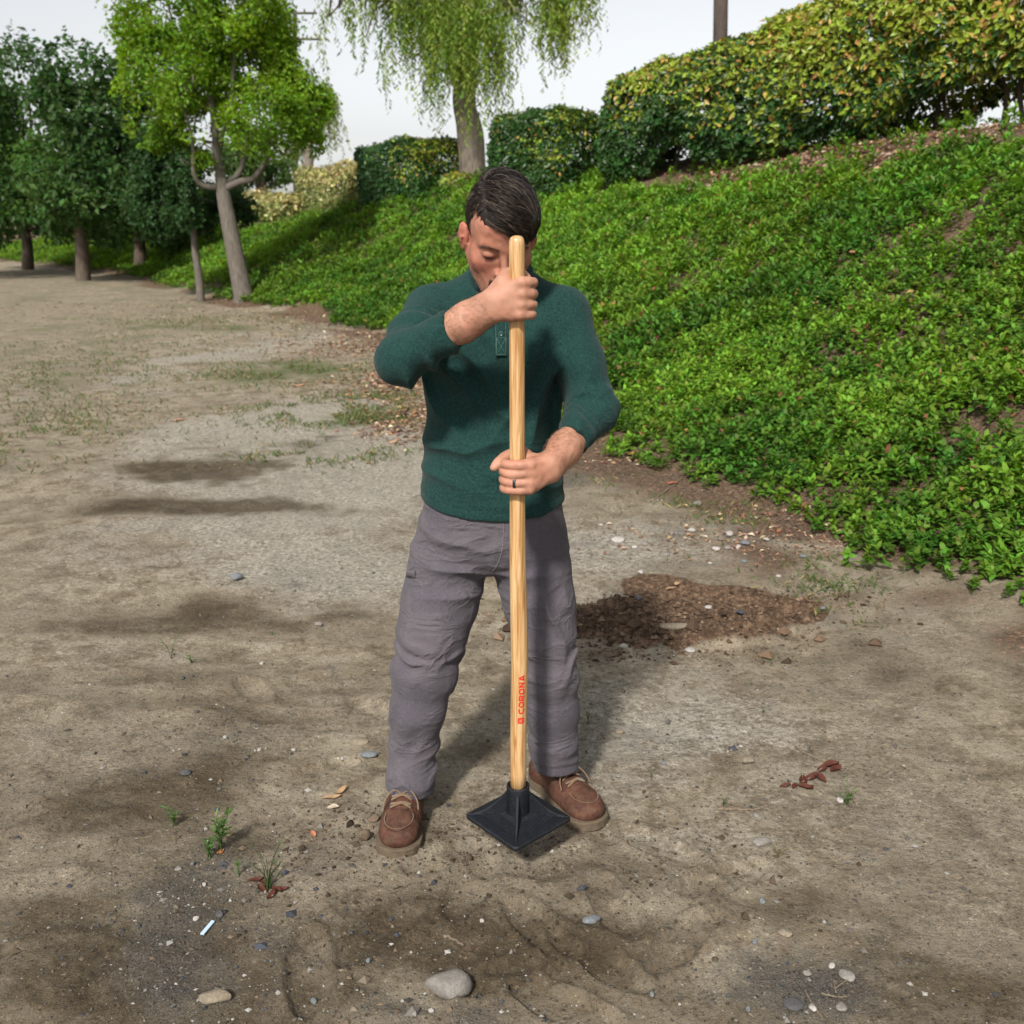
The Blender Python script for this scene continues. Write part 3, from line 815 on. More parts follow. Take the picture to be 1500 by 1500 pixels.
# near left tree with upswept limbs
rng = np.random.default_rng(501)
b0 = hit(356, 441); TY = b0[1]
root = empty("tree", tuple(b0)); tag(root, "young tree with upswept limbs and bright green crown at the foot of the slope", "tree")
A = Acc()
tr = smooth_path([b0 + np.array([0.05, 0, -0.15])] + Lp([(350, 400), (340, 350), (330, 300), (325, 268), (318, 227), (313, 167), (300, 100), (290, 50), (285, -20)], TY), 40)
A.tube(tr, np.interp(np.linspace(0, 1, 40), [0, 0.05, 0.3, 0.45, 0.5, 1], [0.24, 0.185, 0.145, 0.12, 0.085, 0.03]), 12)
limbs = [
    ([(323, 272), (305, 274), (290, 266), (283, 247), (283, 217), (276, 180), (262, 140)], [0, -.1, -.2, -.3, -.35, -.45, -.5], 0.06),
    ([(329, 270), (340, 264), (353, 247), (362, 200), (360, 150), (366, 100), (362, 40)], [0, .1, .3, .4, .5, .6, .7], 0.07),
    ([(331, 276), (352, 266), (373, 260), (392, 227), (397, 180), (427, 178), (450, 168)], [0, -.2, -.4, -.5, -.6, -.7, -.8], 0.07),
    ([(322, 213), (330, 180), (340, 147), (342, 100), (352, 50), (358, 0)], [0, -.2, -.3, -.4, -.5, -.6], 0.05),
    ([(313, 167), (290, 140), (265, 100), (255, 40), (240, -10)], [0, .2, .3, .4, .5], 0.04),
    ([(397, 180), (410, 150), (430, 120), (436, 100)], [-.6, -.4, -.3, -.2], 0.03),
    ([(362, 200), (385, 205), (405, 205)], [.4, .3, .2], 0.025)]
allp = [tr[15:]]
for pts, jit, r in limbs:
    lp = smooth_path(Lp(pts, TY, jit), 22); allp.append(lp)
    A.tube(lp, np.linspace(r, r * 0.3, 22), 8)
allp = np.concatenate(allp)
k = 14.3 / 1000 * TY / 20.0
blobs = []
for (x, y, rx, ry, dy) in [(440, 165, 48, 48, -.5), (415, 120, 50, 42, -.2), (385, 165, 55, 50, -1.0), (360, 110, 60, 55, .4), (350, 45, 65, 55, 0), (290, 60, 55, 60, .5), (275, 130, 50, 55, -.6),
                          (395, 60, 40, 50, -.3), (300, 140, 45, 30, 1.1), (258, 195, 30, 24, .5), (340, 190, 40, 20, 1.2), (420, 205, 42, 22, .6), (300, -30, 90, 55, 0), (400, 20, 32, 45, .5),
                          (225, 90, 55, 70, 0), (215, 20, 60, 60, .4), (340, 0, 60, 60, -.8), (300, 245, 20, 14, -.3), (455, 150, 36, 30, .3), (240, 170, 45, 40, .5)]:
    c = P(x, y, TY + dy); blobs.append((c[0], c[1], c[2], rx * k, min(rx, ry) * k * 1.0, ry * k))
twigs_to(A, allp, [np.array(b[:3]) + rng.normal(size=3) * 0.25 for b in blobs for _ in range(4)], rng, 0.018)
child("trunk", A.mesh("tree_trunk"), M['bark_grey'], root)
V, T, c = crown_leaves(blobs, 86000, 0.085, 0.55, ((0.085, 0.185, 0.012), (0.23, 0.37, 0.028)), rng, gap=-0.07)
A = Acc(); A.add(V, T, None, c); child("crown", A.mesh("tree_crown", False), M['tree_leaf'], root)

# weeping tree on the crest behind the man
def weeping(root_pt, trunk, blobs_px, Y, n, label, seed, r, cols, leaf=0.12, slen=(0.5, 1.5)):
    rng = np.random.default_rng(seed)
    root = empty("tree", tuple(root_pt)); tag(root, label, "tree")
    A = Acc()
    tr = smooth_path([root_pt + np.array([0, 0, -0.3])] + Lp(trunk[0][0], Y), 40)
    f = np.linspace(0, 1, 40)
    wob = 1 + 0.12 * vnoise(np.stack([f * 9, f * 0], -1), 1, seed)
    A.tube(tr, np.interp(f, [0, 0.1, 0.5, 1], [r * 1.25, r, r * 0.8, r * 0.3]) * wob, 14)
    allp = [tr[12:]]
    for pts, jit, rr in trunk[1:]:
        lp = smooth_path(Lp(pts, Y, jit), 20); allp.append(lp)
        A.tube(lp, np.linspace(rr, rr * 0.3, 20), 8)
    allp = np.concatenate(allp)
    k = Y / 1500.0 / 0.98
    V0, D0, C0 = [], [], []
    tw = []
    for (x, y, rx, ry, dy, w) in blobs_px:
        c = P(x, y, Y + dy); m = int(n * w)
        v = unit(rng.normal(size=(m, 3))) * rng.uniform(0, 1, (m, 1)) ** 0.4
        top = c + v * np.array([rx * k, rx * k * 0.9, ry * k])
        tw += [c + rng.normal(size=3) * 0.3 for _ in range(5)]
        cl = fbm(top, 1.1, 3, seed + 7)
        for s, cv in zip(top, cl):
            if cv < 0.06 + rng.normal() * 0.06: continue
            L = rng.uniform(slen[0], slen[1]) * (0.55 + 2.2 * min(max(cv, 0), 0.4)); q = max(5, int(L / 0.05))
            t = np.linspace(0, 1, q)[:, None]
            sway = rng.normal(size=3) * np.array([0.25, 0.25, 0]) * L
            pts = s + sway * np.sqrt(t) * 0.7 + np.array([0, 0, -1.0]) * L * t
            V0.append(pts)
            g = rng.uniform(0, 1)
            C0.append(np.repeat((np.array(cols[0]) * (1 - g) + np.array(cols[1]) * g)[None], q, 0))
    twigs_to(A, allp, tw, rng, 0.035)
    child("trunk", A.mesh("tree_trunk"), M['bark_pale'], root)
    pos = np.concatenate(V0); cc = np.concatenate(C0); m = len(pos)
    ang = rng.uniform(0, 6.28, m)
    dr = unit(np.stack([np.cos(ang) * 0.75, np.sin(ang) * 0.75, -np.ones(m) * 0.75], -1))
    Lf = leaf * rng.uniform(0.6, 1.3, m)
    V, T = leaves_np(pos, dr, rand_dirs(m), Lf, Lf * 0.28, 0.1)
    B = Acc(); B.add(V, T, None, np.repeat(cc, 4, 0))
    child("crown", B.mesh("tree_crown", False), M['tree_leaf'], root)
    return root
wp = hit(694, 285); WY = wp[1] + 1.2
wp = P(694, 290, WY)
weeping(wp, [([(692, 240), (688, 190), (680, 150), (684, 100), (690, 50), (700, 0), (705, -60), (700, -140)],),
             ([(682, 140), (668, 120), (655, 70), (640, 10), (610, -50)], [0, -.1, -.3, -.5, -.7], 0.12),
             ([(690, 60), (720, 20), (760, -20), (800, -60)], [0, .2, .3, .4], 0.10),
             ([(655, 70), (610, 20), (550, -10), (490, -20)], [-.3, -.6, -.9, -1.2], 0.07)],
        [(500, 0, 40, 45, -.5, .55), (555, 10, 45, 45, .3, .6), (600, 40, 40, 55, -.6, .75), (640, 60, 40, 45, .4, .7), (690, 10, 60, 50, -.9, 1.0), (740, 0, 50, 45, .2, .9), (700, 55, 45, 40, .9, .55),
         (790, -10, 45, 35, -.3, .6), (640, -30, 90, 40, 0, .9), (540, -50, 80, 30, 0, .6), (830, -35, 35, 30, 0, .4), (760, -60, 90, 40, .5, .8), (690, -110, 150, 50, 0, 1.2)],
        WY, 640, "large weeping tree with brown trunk and trailing leaves on the crest behind the man", 511, 0.265,
        ((0.09, 0.18, 0.025), (0.32, 0.40, 0.075)), 0.115)
p2 = P(452, 250, 44.0)
weeping(p2, [([(452, 225), (449, 190), (446, 150), (440, 90)],), ([(448, 180), (470, 150), (480, 130)], [0, 0, 0], 0.08)],
        [(465, 130, 30, 35, 0, .6), (440, 110, 50, 50, 0, 1.0), (410, 190, 40, 50, 1, 1.0), (480, 150, 14, 20, 0, .3), (420, 240, 25, 25, 1, .5)],
        44.0, 150, "far weeping tree with pale green trailing crown behind the young tree", 512, 0.20, ((0.14, 0.22, 0.06), (0.30, 0.36, 0.12)), 0.20, (0.7, 1.8))

def round_tree(base, trunk_px, Y, blobs_px, n, leaf, cols, label, seed, r, bark, group=None):
    rng = np.random.default_rng(seed)
    root = empty("tree", tuple(base)); tag(root, label, "tree", group)
    A = Acc(); tr = smooth_path([base + np.array([0, 0, -0.2])] + Lp(trunk_px, Y), 24)
    A.tube(tr, np.linspace(r, r * 0.4, 24), 10)
    k = Y / 1500.0 / 0.98
    bl = []
    for (x, y, rx, ry, dy) in blobs_px:
        c = P(x, y, Y + dy); bl.append((c[0], c[1], c[2], rx * k, rx * k * 0.9, ry * k))
    twigs_to(A, tr[8:], [np.array(b[:3]) for b in bl], rng, r * 0.35)
    child("trunk", A.mesh("tree_trunk"), bark, root)
    V, T, c = crown_leaves(bl, n, leaf, 0.6, cols, rng)
    B = Acc(); B.add(V, T, None, c); child("crown", B.mesh("tree_crown", False), M['tree_leaf'], root)
    return root
DK = ((0.020, 0.055, 0.016), (0.05, 0.11, 0.03))
q = hit(294, 441)
round_tree(q, [(292, 410), (286, 370), (283, 335), (275, 300), (272, 260)], q[1], [(262, 285, 32, 45, -.3), (285, 325, 30, 18, .8), (275, 255, 25, 22, -.4), (235, 300, 50, 55, .5), (262, 240, 40, 35, 1), (340, 305, 40, 24, 1.5), (225, 240, 40, 45, .8)],
           26000, 0.09, DK, "slender dark green tree with thin pale trunk beside the young tree", 521, 0.085, M['bark_grey'])
q = P(307, 396, 33.0)
round_tree(q, [(305, 370), (302, 345), (300, 320)], 33.0, [(300, 300, 34, 26, 1), (330, 290, 30, 24, 1.5), (275, 310, 30, 30, 1)], 9000, 0.13, DK, "small dark tree with whitewashed trunk behind the slender dark tree", 522, 0.16, stone_mat("whitewash", (0.62, 0.62, 0.62), (0.42, 0.42, 0.42), 6))
q = P(398, 334, 38.0)
round_tree(q, [(393, 315), (388, 295), (382, 270), (376, 240)], 38.0, [(370, 225, 40, 35, 0), (400, 245, 30, 25, 0.5), (345, 240, 35, 35, 1)], 9000, 0.15, ((0.06, 0.12, 0.03), (0.12, 0.2, 0.05)), "far tree with thick leaning brown trunk beside the pale hedges", 523, 0.36, M['bark_brown'])
# beyond the photograph's left edge the same planting goes on
for i, (px, py, Y, s, lab) in enumerate([(205, 405, 31.0, 1.0, "broad dark tree growing left of the slender dark tree"), (120, 400, 27.0, 1.15, "round dark tree at the far side of the dirt path"), (40, 395, 33.0, 1.2, "spreading dark tree farthest to the side of the path"), (-60, 400, 29.0, 1.3, "dark tree past the spreading tree beside the path")]):
    q = P(px, py, Y); q[2] = tz(q[0], q[1])
    round_tree(q, [(px, 360), (px - 5, 310), (px + 3, 260)], Y, [(px - 35 * s, 250, 48 * s, 55 * s, 0), (px + 35 * s, 240, 48 * s, 55 * s, .6), (px, 190, 60 * s, 60 * s, 0), (px + 10, 280, 70 * s, 40 * s, -1), (px, 120, 50 * s, 45 * s, 0), (px - 50, 320, 45, 30, 0), (px + 45, 330, 45, 28, 0)],
               17000, 0.17, ((0.028, 0.07, 0.02), (0.08, 0.16, 0.035)), lab, 530 + i, 0.2, M['bark_brown'])

# a far belt of trees closes the open ground beyond the path
rng = np.random.default_rng(571)
bl_ = [(-170 + 3.4 * i + rng.normal(), 84 + rng.normal() * 5 - 0.16 * abs(-36 + 170 - 3.4 * i) * 0.3, rng.uniform(2.2, 4.2), rng.uniform(3.2, 5.0), 3.0, rng.uniform(2.6, 5.0)) for i in range(40)]
V, T, c = crown_leaves(bl_, 16000, 0.75, 0.6, ((0.028, 0.07, 0.02), (0.08, 0.15, 0.035)), rng)
A = Acc(); A.add(V, T, None, c)
tag(obj("far_woodland", A.mesh("far_woodland", False), M['tree_leaf']), "far belt of dark green trees beyond the open dirt", "woodland", kind="stuff")

# utility poles
def pole(px, ytop, ybase, Y, r, arms, label):
    base = P(px, ybase, Y); root = empty("utility_pole", tuple(base)); tag(root, label, "pole")
    A = Acc(); A.tube([base + np.array([0, 0, -1.5]), P(px, (ytop + ybase) / 2, Y), P(px, ytop, Y)], [r * 1.1, r, r * 0.85], 12)
    child("post", A.mesh("pole_post"), M['wood_pole'], root)
    for (ya, hw) in arms:
        c = P(px, ya, Y); B = Acc()
        B.tube([c + np.array([-hw, -r * 1.05, 0]), c + np.array([hw, -r * 1.05, 0])], 0.06, 4)
        for s in (-0.9, -0.45, 0.45, 0.9):
            B.tube([c + np.array([hw * s, -r, 0.0]), c + np.array([hw * s, -r, 0.2])], 0.045, 6)
        child("crossarm", B.mesh("pole_crossarm"), M['wood_pole'], root)
    return root
pole(1057, -330, 180, 26.0, 0.165, [(-280, 1.2)], "brown wooden pole rising behind the long tall hedge")
pole(432, 15, 300, 60.0, 0.14, [(20, 1.2), (58, 1.5)], "far wooden utility pole with two crossarms beyond the trees")
pole(668, 216, 280, 60.0, 0.05, [], "thin distant mast beside the weeping tree")
# ------------------------------------------------------------------ implicit surfaces
def smin(a, b, k):
    if k <= 0: return np.minimum(a, b)
    h = np.clip(0.5 + 0.5 * (b - a) / k, 0, 1)
    return b + (a - b) * h - k * h * (1 - h)

def smax(a, b, k): return -smin(-a, -b, k)

class Shape:
    def __init__(s): s.p = []
    def add(s, f, c, R, k=0.0, op='u'):
        s.p.append((f, np.asarray(c, np.float32), R, k, op)); return s
    def cap(s, a, b, ra, rb=None, k=0.0, op='u'):
        a = np.asarray(a, np.float32); b = np.asarray(b, np.float32); rb = ra if rb is None else rb
        ab = b - a; L2 = float(ab @ ab) + 1e-12
        def f(p):
            t = np.clip(((p - a) @ ab) / L2, 0, 1)
            return np.linalg.norm(p - a - t[..., None] * ab, axis=-1) - (ra + (rb - ra) * t)
        return s.add(f, (a + b) / 2, math.sqrt(L2) / 2 + max(ra, rb), k, op)
    def chain(s, pts, rad, k=0.02, k0=None):
        for i in range(len(pts) - 1):
            s.cap(pts[i], pts[i + 1], rad[i], rad[i + 1], (k0 if (i == 0 and k0 is not None) else k))
        return s
    def ell(s, c, r, k=0.0, op='u', R=None):
        c = np.asarray(c, np.float32); r = np.asarray(r, np.float32); Rm = None if R is None else np.asarray(R, np.float32)
        def f(p):
            q = p - c
            if Rm is not None: q = q @ Rm
            k0 = np.linalg.norm(q / r, axis=-1); k1 = np.linalg.norm(q / (r * r), axis=-1) + 1e-9
            return k0 * (k0 - 1) / k1
        return s.add(f, c, float(r.max()), k, op)
    def plane(s, o, n, k=0.0):
        """keep the side the normal points away from"""
        o = np.asarray(o, np.float32); n = np.asarray(unit(n), np.float32)
        return s.add(lambda p: (p - o) @ n, o, 99.0, k, 'i')
    def ev(s, pts):
        """pts (B,M,3)"""
        B = pts.shape[0]
        bc = pts.mean(1); half = np.linalg.norm(pts - bc[:, None], axis=-1).max() if pts.shape[1] > 1 else 0.0
        d = np.full(pts.shape[:2], 0.2, np.float32)
        for f, c, R, k, op in s.p:
            m = np.linalg.norm(bc - c, axis=1) < R + half + 1.5 * k + 0.05
            if pts.shape[1] == 1: m = np.linalg.norm(bc - c, axis=1) < R + 0.25
            if not m.any(): continue
            v = f(pts[m]).astype(np.float32)
            if op == 'u': d[m] = smin(d[m], v, k)
            elif op == 's': d[m] = smax(d[m], -v, k)
            else: d[m] = smax(d[m], v, k)
        return d

def loft_fn(cs, aw, bd, ex=2.4, side=None, lean=None):
    """elliptic loft along rising z: centres cs, half widths aw, half depths bd"""
    cs = np.asarray(cs, np.float32); o = np.argsort(cs[:, 2]); cs = cs[o]; aw = np.asarray(aw)[o]; bd = np.asarray(bd)[o]
    yaw = 0.0 if side is None else side
    ca, sa = math.cos(yaw), math.sin(yaw)
    def f(p):
        z = p[..., 2]
        cx = np.interp(z, cs[:, 2], cs[:, 0]); cy = np.interp(z, cs[:, 2], cs[:, 1])
        a = np.interp(z, cs[:, 2], aw); b = np.interp(z, cs[:, 2], bd)
        x = p[..., 0] - cx; y = p[..., 1] - cy
        x, y = x * ca + y * sa, -x * sa + y * ca
        r = (np.abs(x / a) ** ex + np.abs(y / b) ** ex) ** (1 / ex)
        d = (r - 1) * np.minimum(a, b) * (0.75 + 0.25 * np.minimum(r, 2))
        return np.maximum(d, np.maximum(z - cs[-1, 2], cs[0, 2] - z))
    return f

def surface(shape, lo, hi, vox, disp=None, n=8):
    lo = np.asarray(lo, float); hi = np.asarray(hi, float)
    bs = n * vox
    nb = np.ceil((hi - lo) / bs).astype(int)
    gi = np.stack(np.meshgrid(*[np.arange(q) for q in nb], indexing='ij'), -1).reshape(-1, 3)
    cen = (lo + (gi + 0.5) * bs).astype(np.float32)
    d = shape.ev(cen[:, None])[:, 0]
    gi = gi[np.abs(d) < bs * 0.87 * 1.35 + 0.012]
    offs = np.stack(np.meshgrid(*[np.arange(n + 1)] * 3, indexing='ij'), -1).reshape(-1, 3)
    vals = np.empty((len(gi), (n + 1) ** 3), np.float32)
    for s in range(0, len(gi), 600):
        g = gi[s:s + 600]
        pts = (lo + (g[:, None] * n + offs[None]) * vox).astype(np.float32)
        v = shape.ev(pts)
        if disp is not None:
            near = np.abs(v) < 0.035
            if near.any():
                v[near] -= disp(pts[near])
        vals[s:s + 600] = v
    vals = vals.reshape(-1, n + 1, n + 1, n + 1)
    ins = vals < 0
    corner = np.array([[0, 0, 0], [1, 0, 0], [0, 1, 0], [1, 1, 0], [0, 0, 1], [1, 0, 1], [0, 1, 1], [1, 1, 1]])
    cnt = sum(ins[:, c[0]:c[0] + n, c[1]:c[1] + n, c[2]:c[2] + n].astype(np.int8) for c in corner)
    b, i, j, k = np.nonzero((cnt > 0) & (cnt < 8))
    cv = np.stack([vals[b, i + c[0], j + c[1], k + c[2]] for c in corner], -1)
    edges = [(0, 1), (2, 3), (4, 5), (6, 7), (0, 2), (1, 3), (4, 6), (5, 7), (0, 4), (1, 5), (2, 6), (3, 7)]
    acc = np.zeros((len(b), 3)); ne = np.zeros(len(b))
    for e0, e1 in edges:
        a0, a1 = cv[:, e0], cv[:, e1]
        m = (a0 < 0) != (a1 < 0)
        t = np.where(m, a0 / np.where(m, a0 - a1, 1), 0)[:, None]
        acc += np.where(m[:, None], corner[e0] + t * (corner[e1] - corner[e0]), 0); ne += m
    cell = gi[b] * n + np.stack([i, j, k], -1)
    V = lo + (cell + acc / ne[:, None]) * vox
    S = nb * n + 4
    def enc(c): return ((c[:, 0] + 1) * S[1] + (c[:, 1] + 1)) * S[2] + (c[:, 2] + 1)
    ids = enc(cell); order = np.argsort(ids); sid = ids[order]
    Q = []
    for ax in range(3):
        bx, cx = (ax + 1) % 3, (ax + 2) % 3
        e = np.zeros(3, int); e[ax] = 1
        s0 = ins[:, :n, :n, :n]; s1 = ins[:, e[0]:e[0] + n, e[1]:e[1] + n, e[2]:e[2] + n]
        bb, ii, jj, kk = np.nonzero(s0 != s1)
        p = gi[bb] * n + np.stack([ii, jj, kk], -1)
        eb = np.zeros(3, int); eb[bx] = 1; ec = np.zeros(3, int); ec[cx] = 1
        q = []; ok = np.ones(len(p), bool)
        for c in (p - eb - ec, p - ec, p, p - eb):
            h = enc(c); w = np.searchsorted(sid, h); w = np.minimum(w, len(sid) - 1)
            ok &= sid[w] == h; q.append(order[w])
        q = np.stack(q, -1); f = s0[bb, ii, jj, kk]
        q = np.where(f[:, None], q, q[:, ::-1]); Q.append(q[ok])
    return V, np.concatenate(Q)

def rotm(yaw, pitch, roll=0.0):
    """columns = local axes in the world; pitch bows the face (local -y) downwards"""
    return np.array(Matrix.Rotation(yaw, 3, 'Z') @ Matrix.Rotation(pitch, 3, 'X') @ Matrix.Rotation(roll, 3, 'Y'))

# ------------------------------------------------------------------ the tamper: pose first, the hands close on it
TB = P(759, 1196, 2.27 + 0.085)                   # plate centre, lifted off the ground
TB[2] = 0.115; _r = ray(759, 1196); TB = np.array([0, 0, CAM_H]) + _r * ((0.115 - CAM_H) / _r[2])
TT = P(757, 345, TB[1] - 0.05)                     # top end of the handle
TAX = unit(TT - TB)
TLEN = float(np.linalg.norm(TT - TB))
def on_handle(px, py):
    """point of the handle axis seen at pixel row py"""
    best = min(np.linspace(0, 1, 2001), key=lambda t: abs(proj(TB + (TT - TB) * t)[1] - py))
    return TB + (TT - TB) * best
def proj(p):
    d = np.asarray(p, float) - np.array([0, 0, CAM_H])
    f = np.array([0, math.cos(PITCH), -math.sin(PITCH)]); u = np.array([0, math.sin(PITCH), math.cos(PITCH)])
    z = d @ f
    return np.array([750 + FPX * d[0] / z, 750 - FPX * (d @ u) / z])
def handle_r(t): return np.interp(t, [0, 0.05, 0.35, 0.6, 0.9, 1.0], [0.0185, 0.0195, 0.0205, 0.0172, 0.0165, 0.0168])
HX = unit(np.cross(np.array([0, 1.0, 0]), TAX)); HX = HX if HX[0] > 0 else -HX   # to the picture's right
HY = np.cross(TAX, HX)                                                             # away from the camera
def hp(c, dx, dy, dz):
    """offset from a point on the handle in handle axes"""
    return c + HX * dx + HY * dy + TAX * dz

# ------------------------------------------------------------------ the man
SH_L = P(632, 458, 2.505); EL_L = P(588, 528, 2.30); 
SH_R = P(826, 460, 2.505); EL_R = P(871, 601, 2.41)
C_UP = on_handle(755, 436); C_LO = on_handle(765, 691)
WR_L = P(722, 447, C_UP[1] - 0.005); WR_R = P(806, 684, C_LO[1] + 0.012)
HEADC = P(732, 340, 2.405)
HR = rotm(math.radians(9), math.radians(34), math.radians(-3))
# Matrix.Rotation(+pitch, X) lifts -y; bow needs face (-y) to go down
HR = np.array(Matrix.Rotation(math.radians(9), 3, 'Z') @ Matrix.Rotation(math.radians(33), 3, 'X') @ Matrix.Rotation(math.radians(2), 3, 'Y'))
def hw(l): return HEADC + HR @ np.asarray(l, float)

def head_shape(S):
    def E(c, r, k=0.0, op='u', rot=None):
        R = HR if rot is None else HR @ rot
        S.ell(hw(c), r, k, op, R)
    def Cp(a, b, ra, rb=None, k=0.0, op='u'): S.cap(hw(a), hw(b), ra, rb, k, op)
    E((0, .012, .034), (.074, .097, .082))
    E((0, -.034, .030), (.062, .052, .060), .03)
    E((0, -.030, -.045), (.0585, .061, .072), .03)
    for s in (-1, 1):
        Cp((s * .052, .004, -.055), (s * .022, -.064, -.104), .018, .016, .04)
        E((s * .040, -.052, -.034), (.024, .024, .020), .035)
    E((0, -.072, -.106), (.026, .020, .018), .022)
    for s in (-1, 1):
        Cp((s * .012, -.083, .013), (s * .047, -.070, .017), .010, .008, .016)
        E((s * .032, -.099, -.002), (.020, .016, .012), .016, 's')
        E((s * .032, -.0765, -.004), (.0165, .0125, .0110), .006)
        Cp((s * .018, -.0885, -.0105), (s * .046, -.083, -.0105), .0012, .0012, .002, 's')
    Cp((0, -.086, .006), (0, -.111, -.033), .0068, .0100, .012)
    E((0, -.114, -.037), (.0125, .0125, .0105), .007)
    for s in (-1, 1):
        E((s * .0125, -.103, -.041), (.0080, .0105, .0080), .006)
        E((s * .0068, -.108, -.049), (.0036, .0055, .0040), .003, 's')
    E((0, -.080, -.074), (.031, .024, .027), .022)
    Cp((-.018, -.094, -.0700), (0, -.1015, -.0675), .0045, .0060, .006); Cp((.018, -.094, -.0700), (0, -.1015, -.0675), .0045, .0060, .006)
    Cp((-.016, -.094, -.0810), (.016, -.094, -.0810), .0062, .0062, .008); E((0, -.099, -.0815), (.012, .006, .0055), .006)
    Cp((-.023, -.100, -.0755), (.023, -.100, -.0755), .0016, .0016, .003, 's')
    for s in (-1, 1):
        rot = np.array(Matrix.Rotation(s * math.radians(-22), 3, 'Z') @ Matrix.Rotation(math.radians(-12), 3, 'X'))
        E((s * .080, .010, -.016), (.0080, .0185, .031), .006, 'u', rot)
        E((s * .0765, .006, -.040), (.008, .009, .011), .006)
        E((s * .0895, .001, -.012), (.0062, .0105, .0185), .003, 's', rot); Cp((s * .086, -.002, -.012), (s * .086, .003, -.030), .0035, .003, .004)

def finger(S, pts, r0, r1, k=0.004):
    pts = smooth_path(pts, 3 * (len(pts) - 1) + 1)
    S.chain(pts, np.linspace(r0, r1, len(pts)), k, 0.008)

FING = {}
def build_body():
    S = Shape()
    head_shape(S)
    # neck
    nb = P(733, 418, 2.545)
    S.cap(hw((0, .028, -.055)), nb, .053, .060, .03)
    # under the clothes
    ch = P(728, 520, 2.53); pv = P(722, 770, 2.53)
    S.chain([nb, ch, pv], [.06, .035, .03], .03)
    for sh, el, wr in ((SH_L, EL_L, WR_L), (SH_R, EL_R, WR_R)):
        S.cap(ch, sh, .025, .022, .02)
        S.chain([sh, el], [.022, .024], .02)
        m = el + (wr - el) * 0.35
        m2 = el + (wr - el) * 0.68
        S.chain([el, m, m2, wr], [.024, .036, .0360, .0285], .02)
    for hx, kn, an in LEGS:
        S.chain([pv, hx, kn, an], [.03, .025, .02, .02], .02)
    # wrists are flatter than round: a second strand beside the first
    for wr, el, off in ((WR_L, EL_L, np.array([0, 0, 0.013])), (WR_R, EL_R, np.array([0, 0, 0.012]))):
        q = wr + (el - wr) * 0.3
        S.chain([q + off, wr + off], [.027, .0235], .012); S.chain([q - off, wr - off], [.027, .0235], .012)

    # ---- upper hand: his right, back of the hand to the camera, fingers round to the picture's right and behind
    c = C_UP
    zs = [0.0345, 0.0120, -0.0105, -0.0315]; rs = [.0108, .0110, .0105, .0094]
    fx = [0.013, 0.017, 0.013, 0.006]
    for i, (z, r) in enumerate(zip(zs, rs)):
        w0 = WR_L + TAX * (0.014 - 0.0095 * i) + HY * (-0.004)
        mcp = hp(c, 0.004 + fx[i] * 0.35, -.0330 + 0.001 * i, z)
        S.cap(w0, mcp, .0165, .0125, .014)                       # metacarpal
        pip = hp(c, .0325 + fx[i] * 0.12, -.0095, z - 0.003)
        dip = hp(c, .0270, .0235, z - 0.005)
        tip = hp(c, .0010, .0290, z - 0.006)
        finger(S, [mcp + HX * 0.002, hp(c, .0235 + fx[i] * .2, -.0260, z - .001), pip, dip, tip], r + .0004, r - .0020, .0035)
        S.ell(mcp + HY * -.0055, (.0095, .0085, .0086), .006)     # knuckle
        FING['U%d' % i] = pip
    S.ell(hp(c, -.016, -.021, -.002), (.022, .015, .036), .016)
    S.ell(hp(c, -.012, -.012, -.028), (.020, .017, .016), .014)   # heel of the hand
    # thumb: over the top behind the handle
    finger(S, [WR_L + TAX * .020 + HY * .010, hp(c, -.030, .004, .030), hp(c, -.022, .022, .046), hp(c, .004, .0285, .047), hp(c, .020, .0255, .040)], .0160, .0088, .006)
    S.ell(hp(c, -.026, -.004, .026), (.020, .016, .020), .014)

    # ---- lower hand: his left, fingers across the front of the handle to the picture's left
    c = C_LO
    zs = [0.0235, 0.0030, -0.0165, -0.0350]; rs = [.0108, .0110, .0104, .0094]
    for i, (z, r) in enumerate(zip(zs, rs)):
        w0 = WR_R + TAX * (0.013 - 0.009 * i)
        mcp = hp(c, .0290 - .0012 * i, -.0235 + .0005 * i, z + 0.001)
        S.cap(w0, mcp, .0165, .0125, .014)
        ctl = hp(c, .0060, -.0312, z)
        pip = hp(c, -.0215, -.0245, z)
        q = hp(c, -.0315, -.0020, z - .001)
        dip = hp(c, -.0240, .0225, z - .002)
        tip = hp(c, .0020, .0275, z - .003)
        finger(S, [mcp, ctl, pip, q, dip, tip], r + .0004, r - .0020, .0035)
        S.ell(mcp + HX * .001 + HY * -.0050, (.0095, .0088, .0086), .006)
        FING['L%d' % i] = (mcp, ctl, pip, r)
    S.ell(hp(c, .036, -.006, -.004), (.017, .019, .034), .016)
    S.ell(hp(c, .030, .008, -.020), (.016, .018, .018), .014)
    finger(S, [WR_R + TAX * .016 + HY * .012, hp(c, .034, .016, .022), hp(c, .012, .031, .036), hp(c, -.020, .019, .033), hp(c, -.040, -.001, .024), hp(c, -.0530, -.012, .0125)], .0155, .0080, .006)
    S.ell(hp(c, .034, .008, .018), (.016, .016, .018), .012)
    lo = np.array([-0.42, 2.05, 0.02]); hi = np.array([0.40, 2.75, 1.75])
    def disp(p):
        return 0.0007 * vnoise(p, 110, 3) + 0.0009 * vnoise(p, 45, 4)
    V, Q = surface(S, lo, hi, 0.0029, disp)
    return V, Q

LEGS = [(P(672, 792, 2.53), P(622, 985, 2.455), P(601, 1150, 2.455)),
        (P(772, 792, 2.53), P(806, 985, 2.47), P(815, 1120, 2.51))]

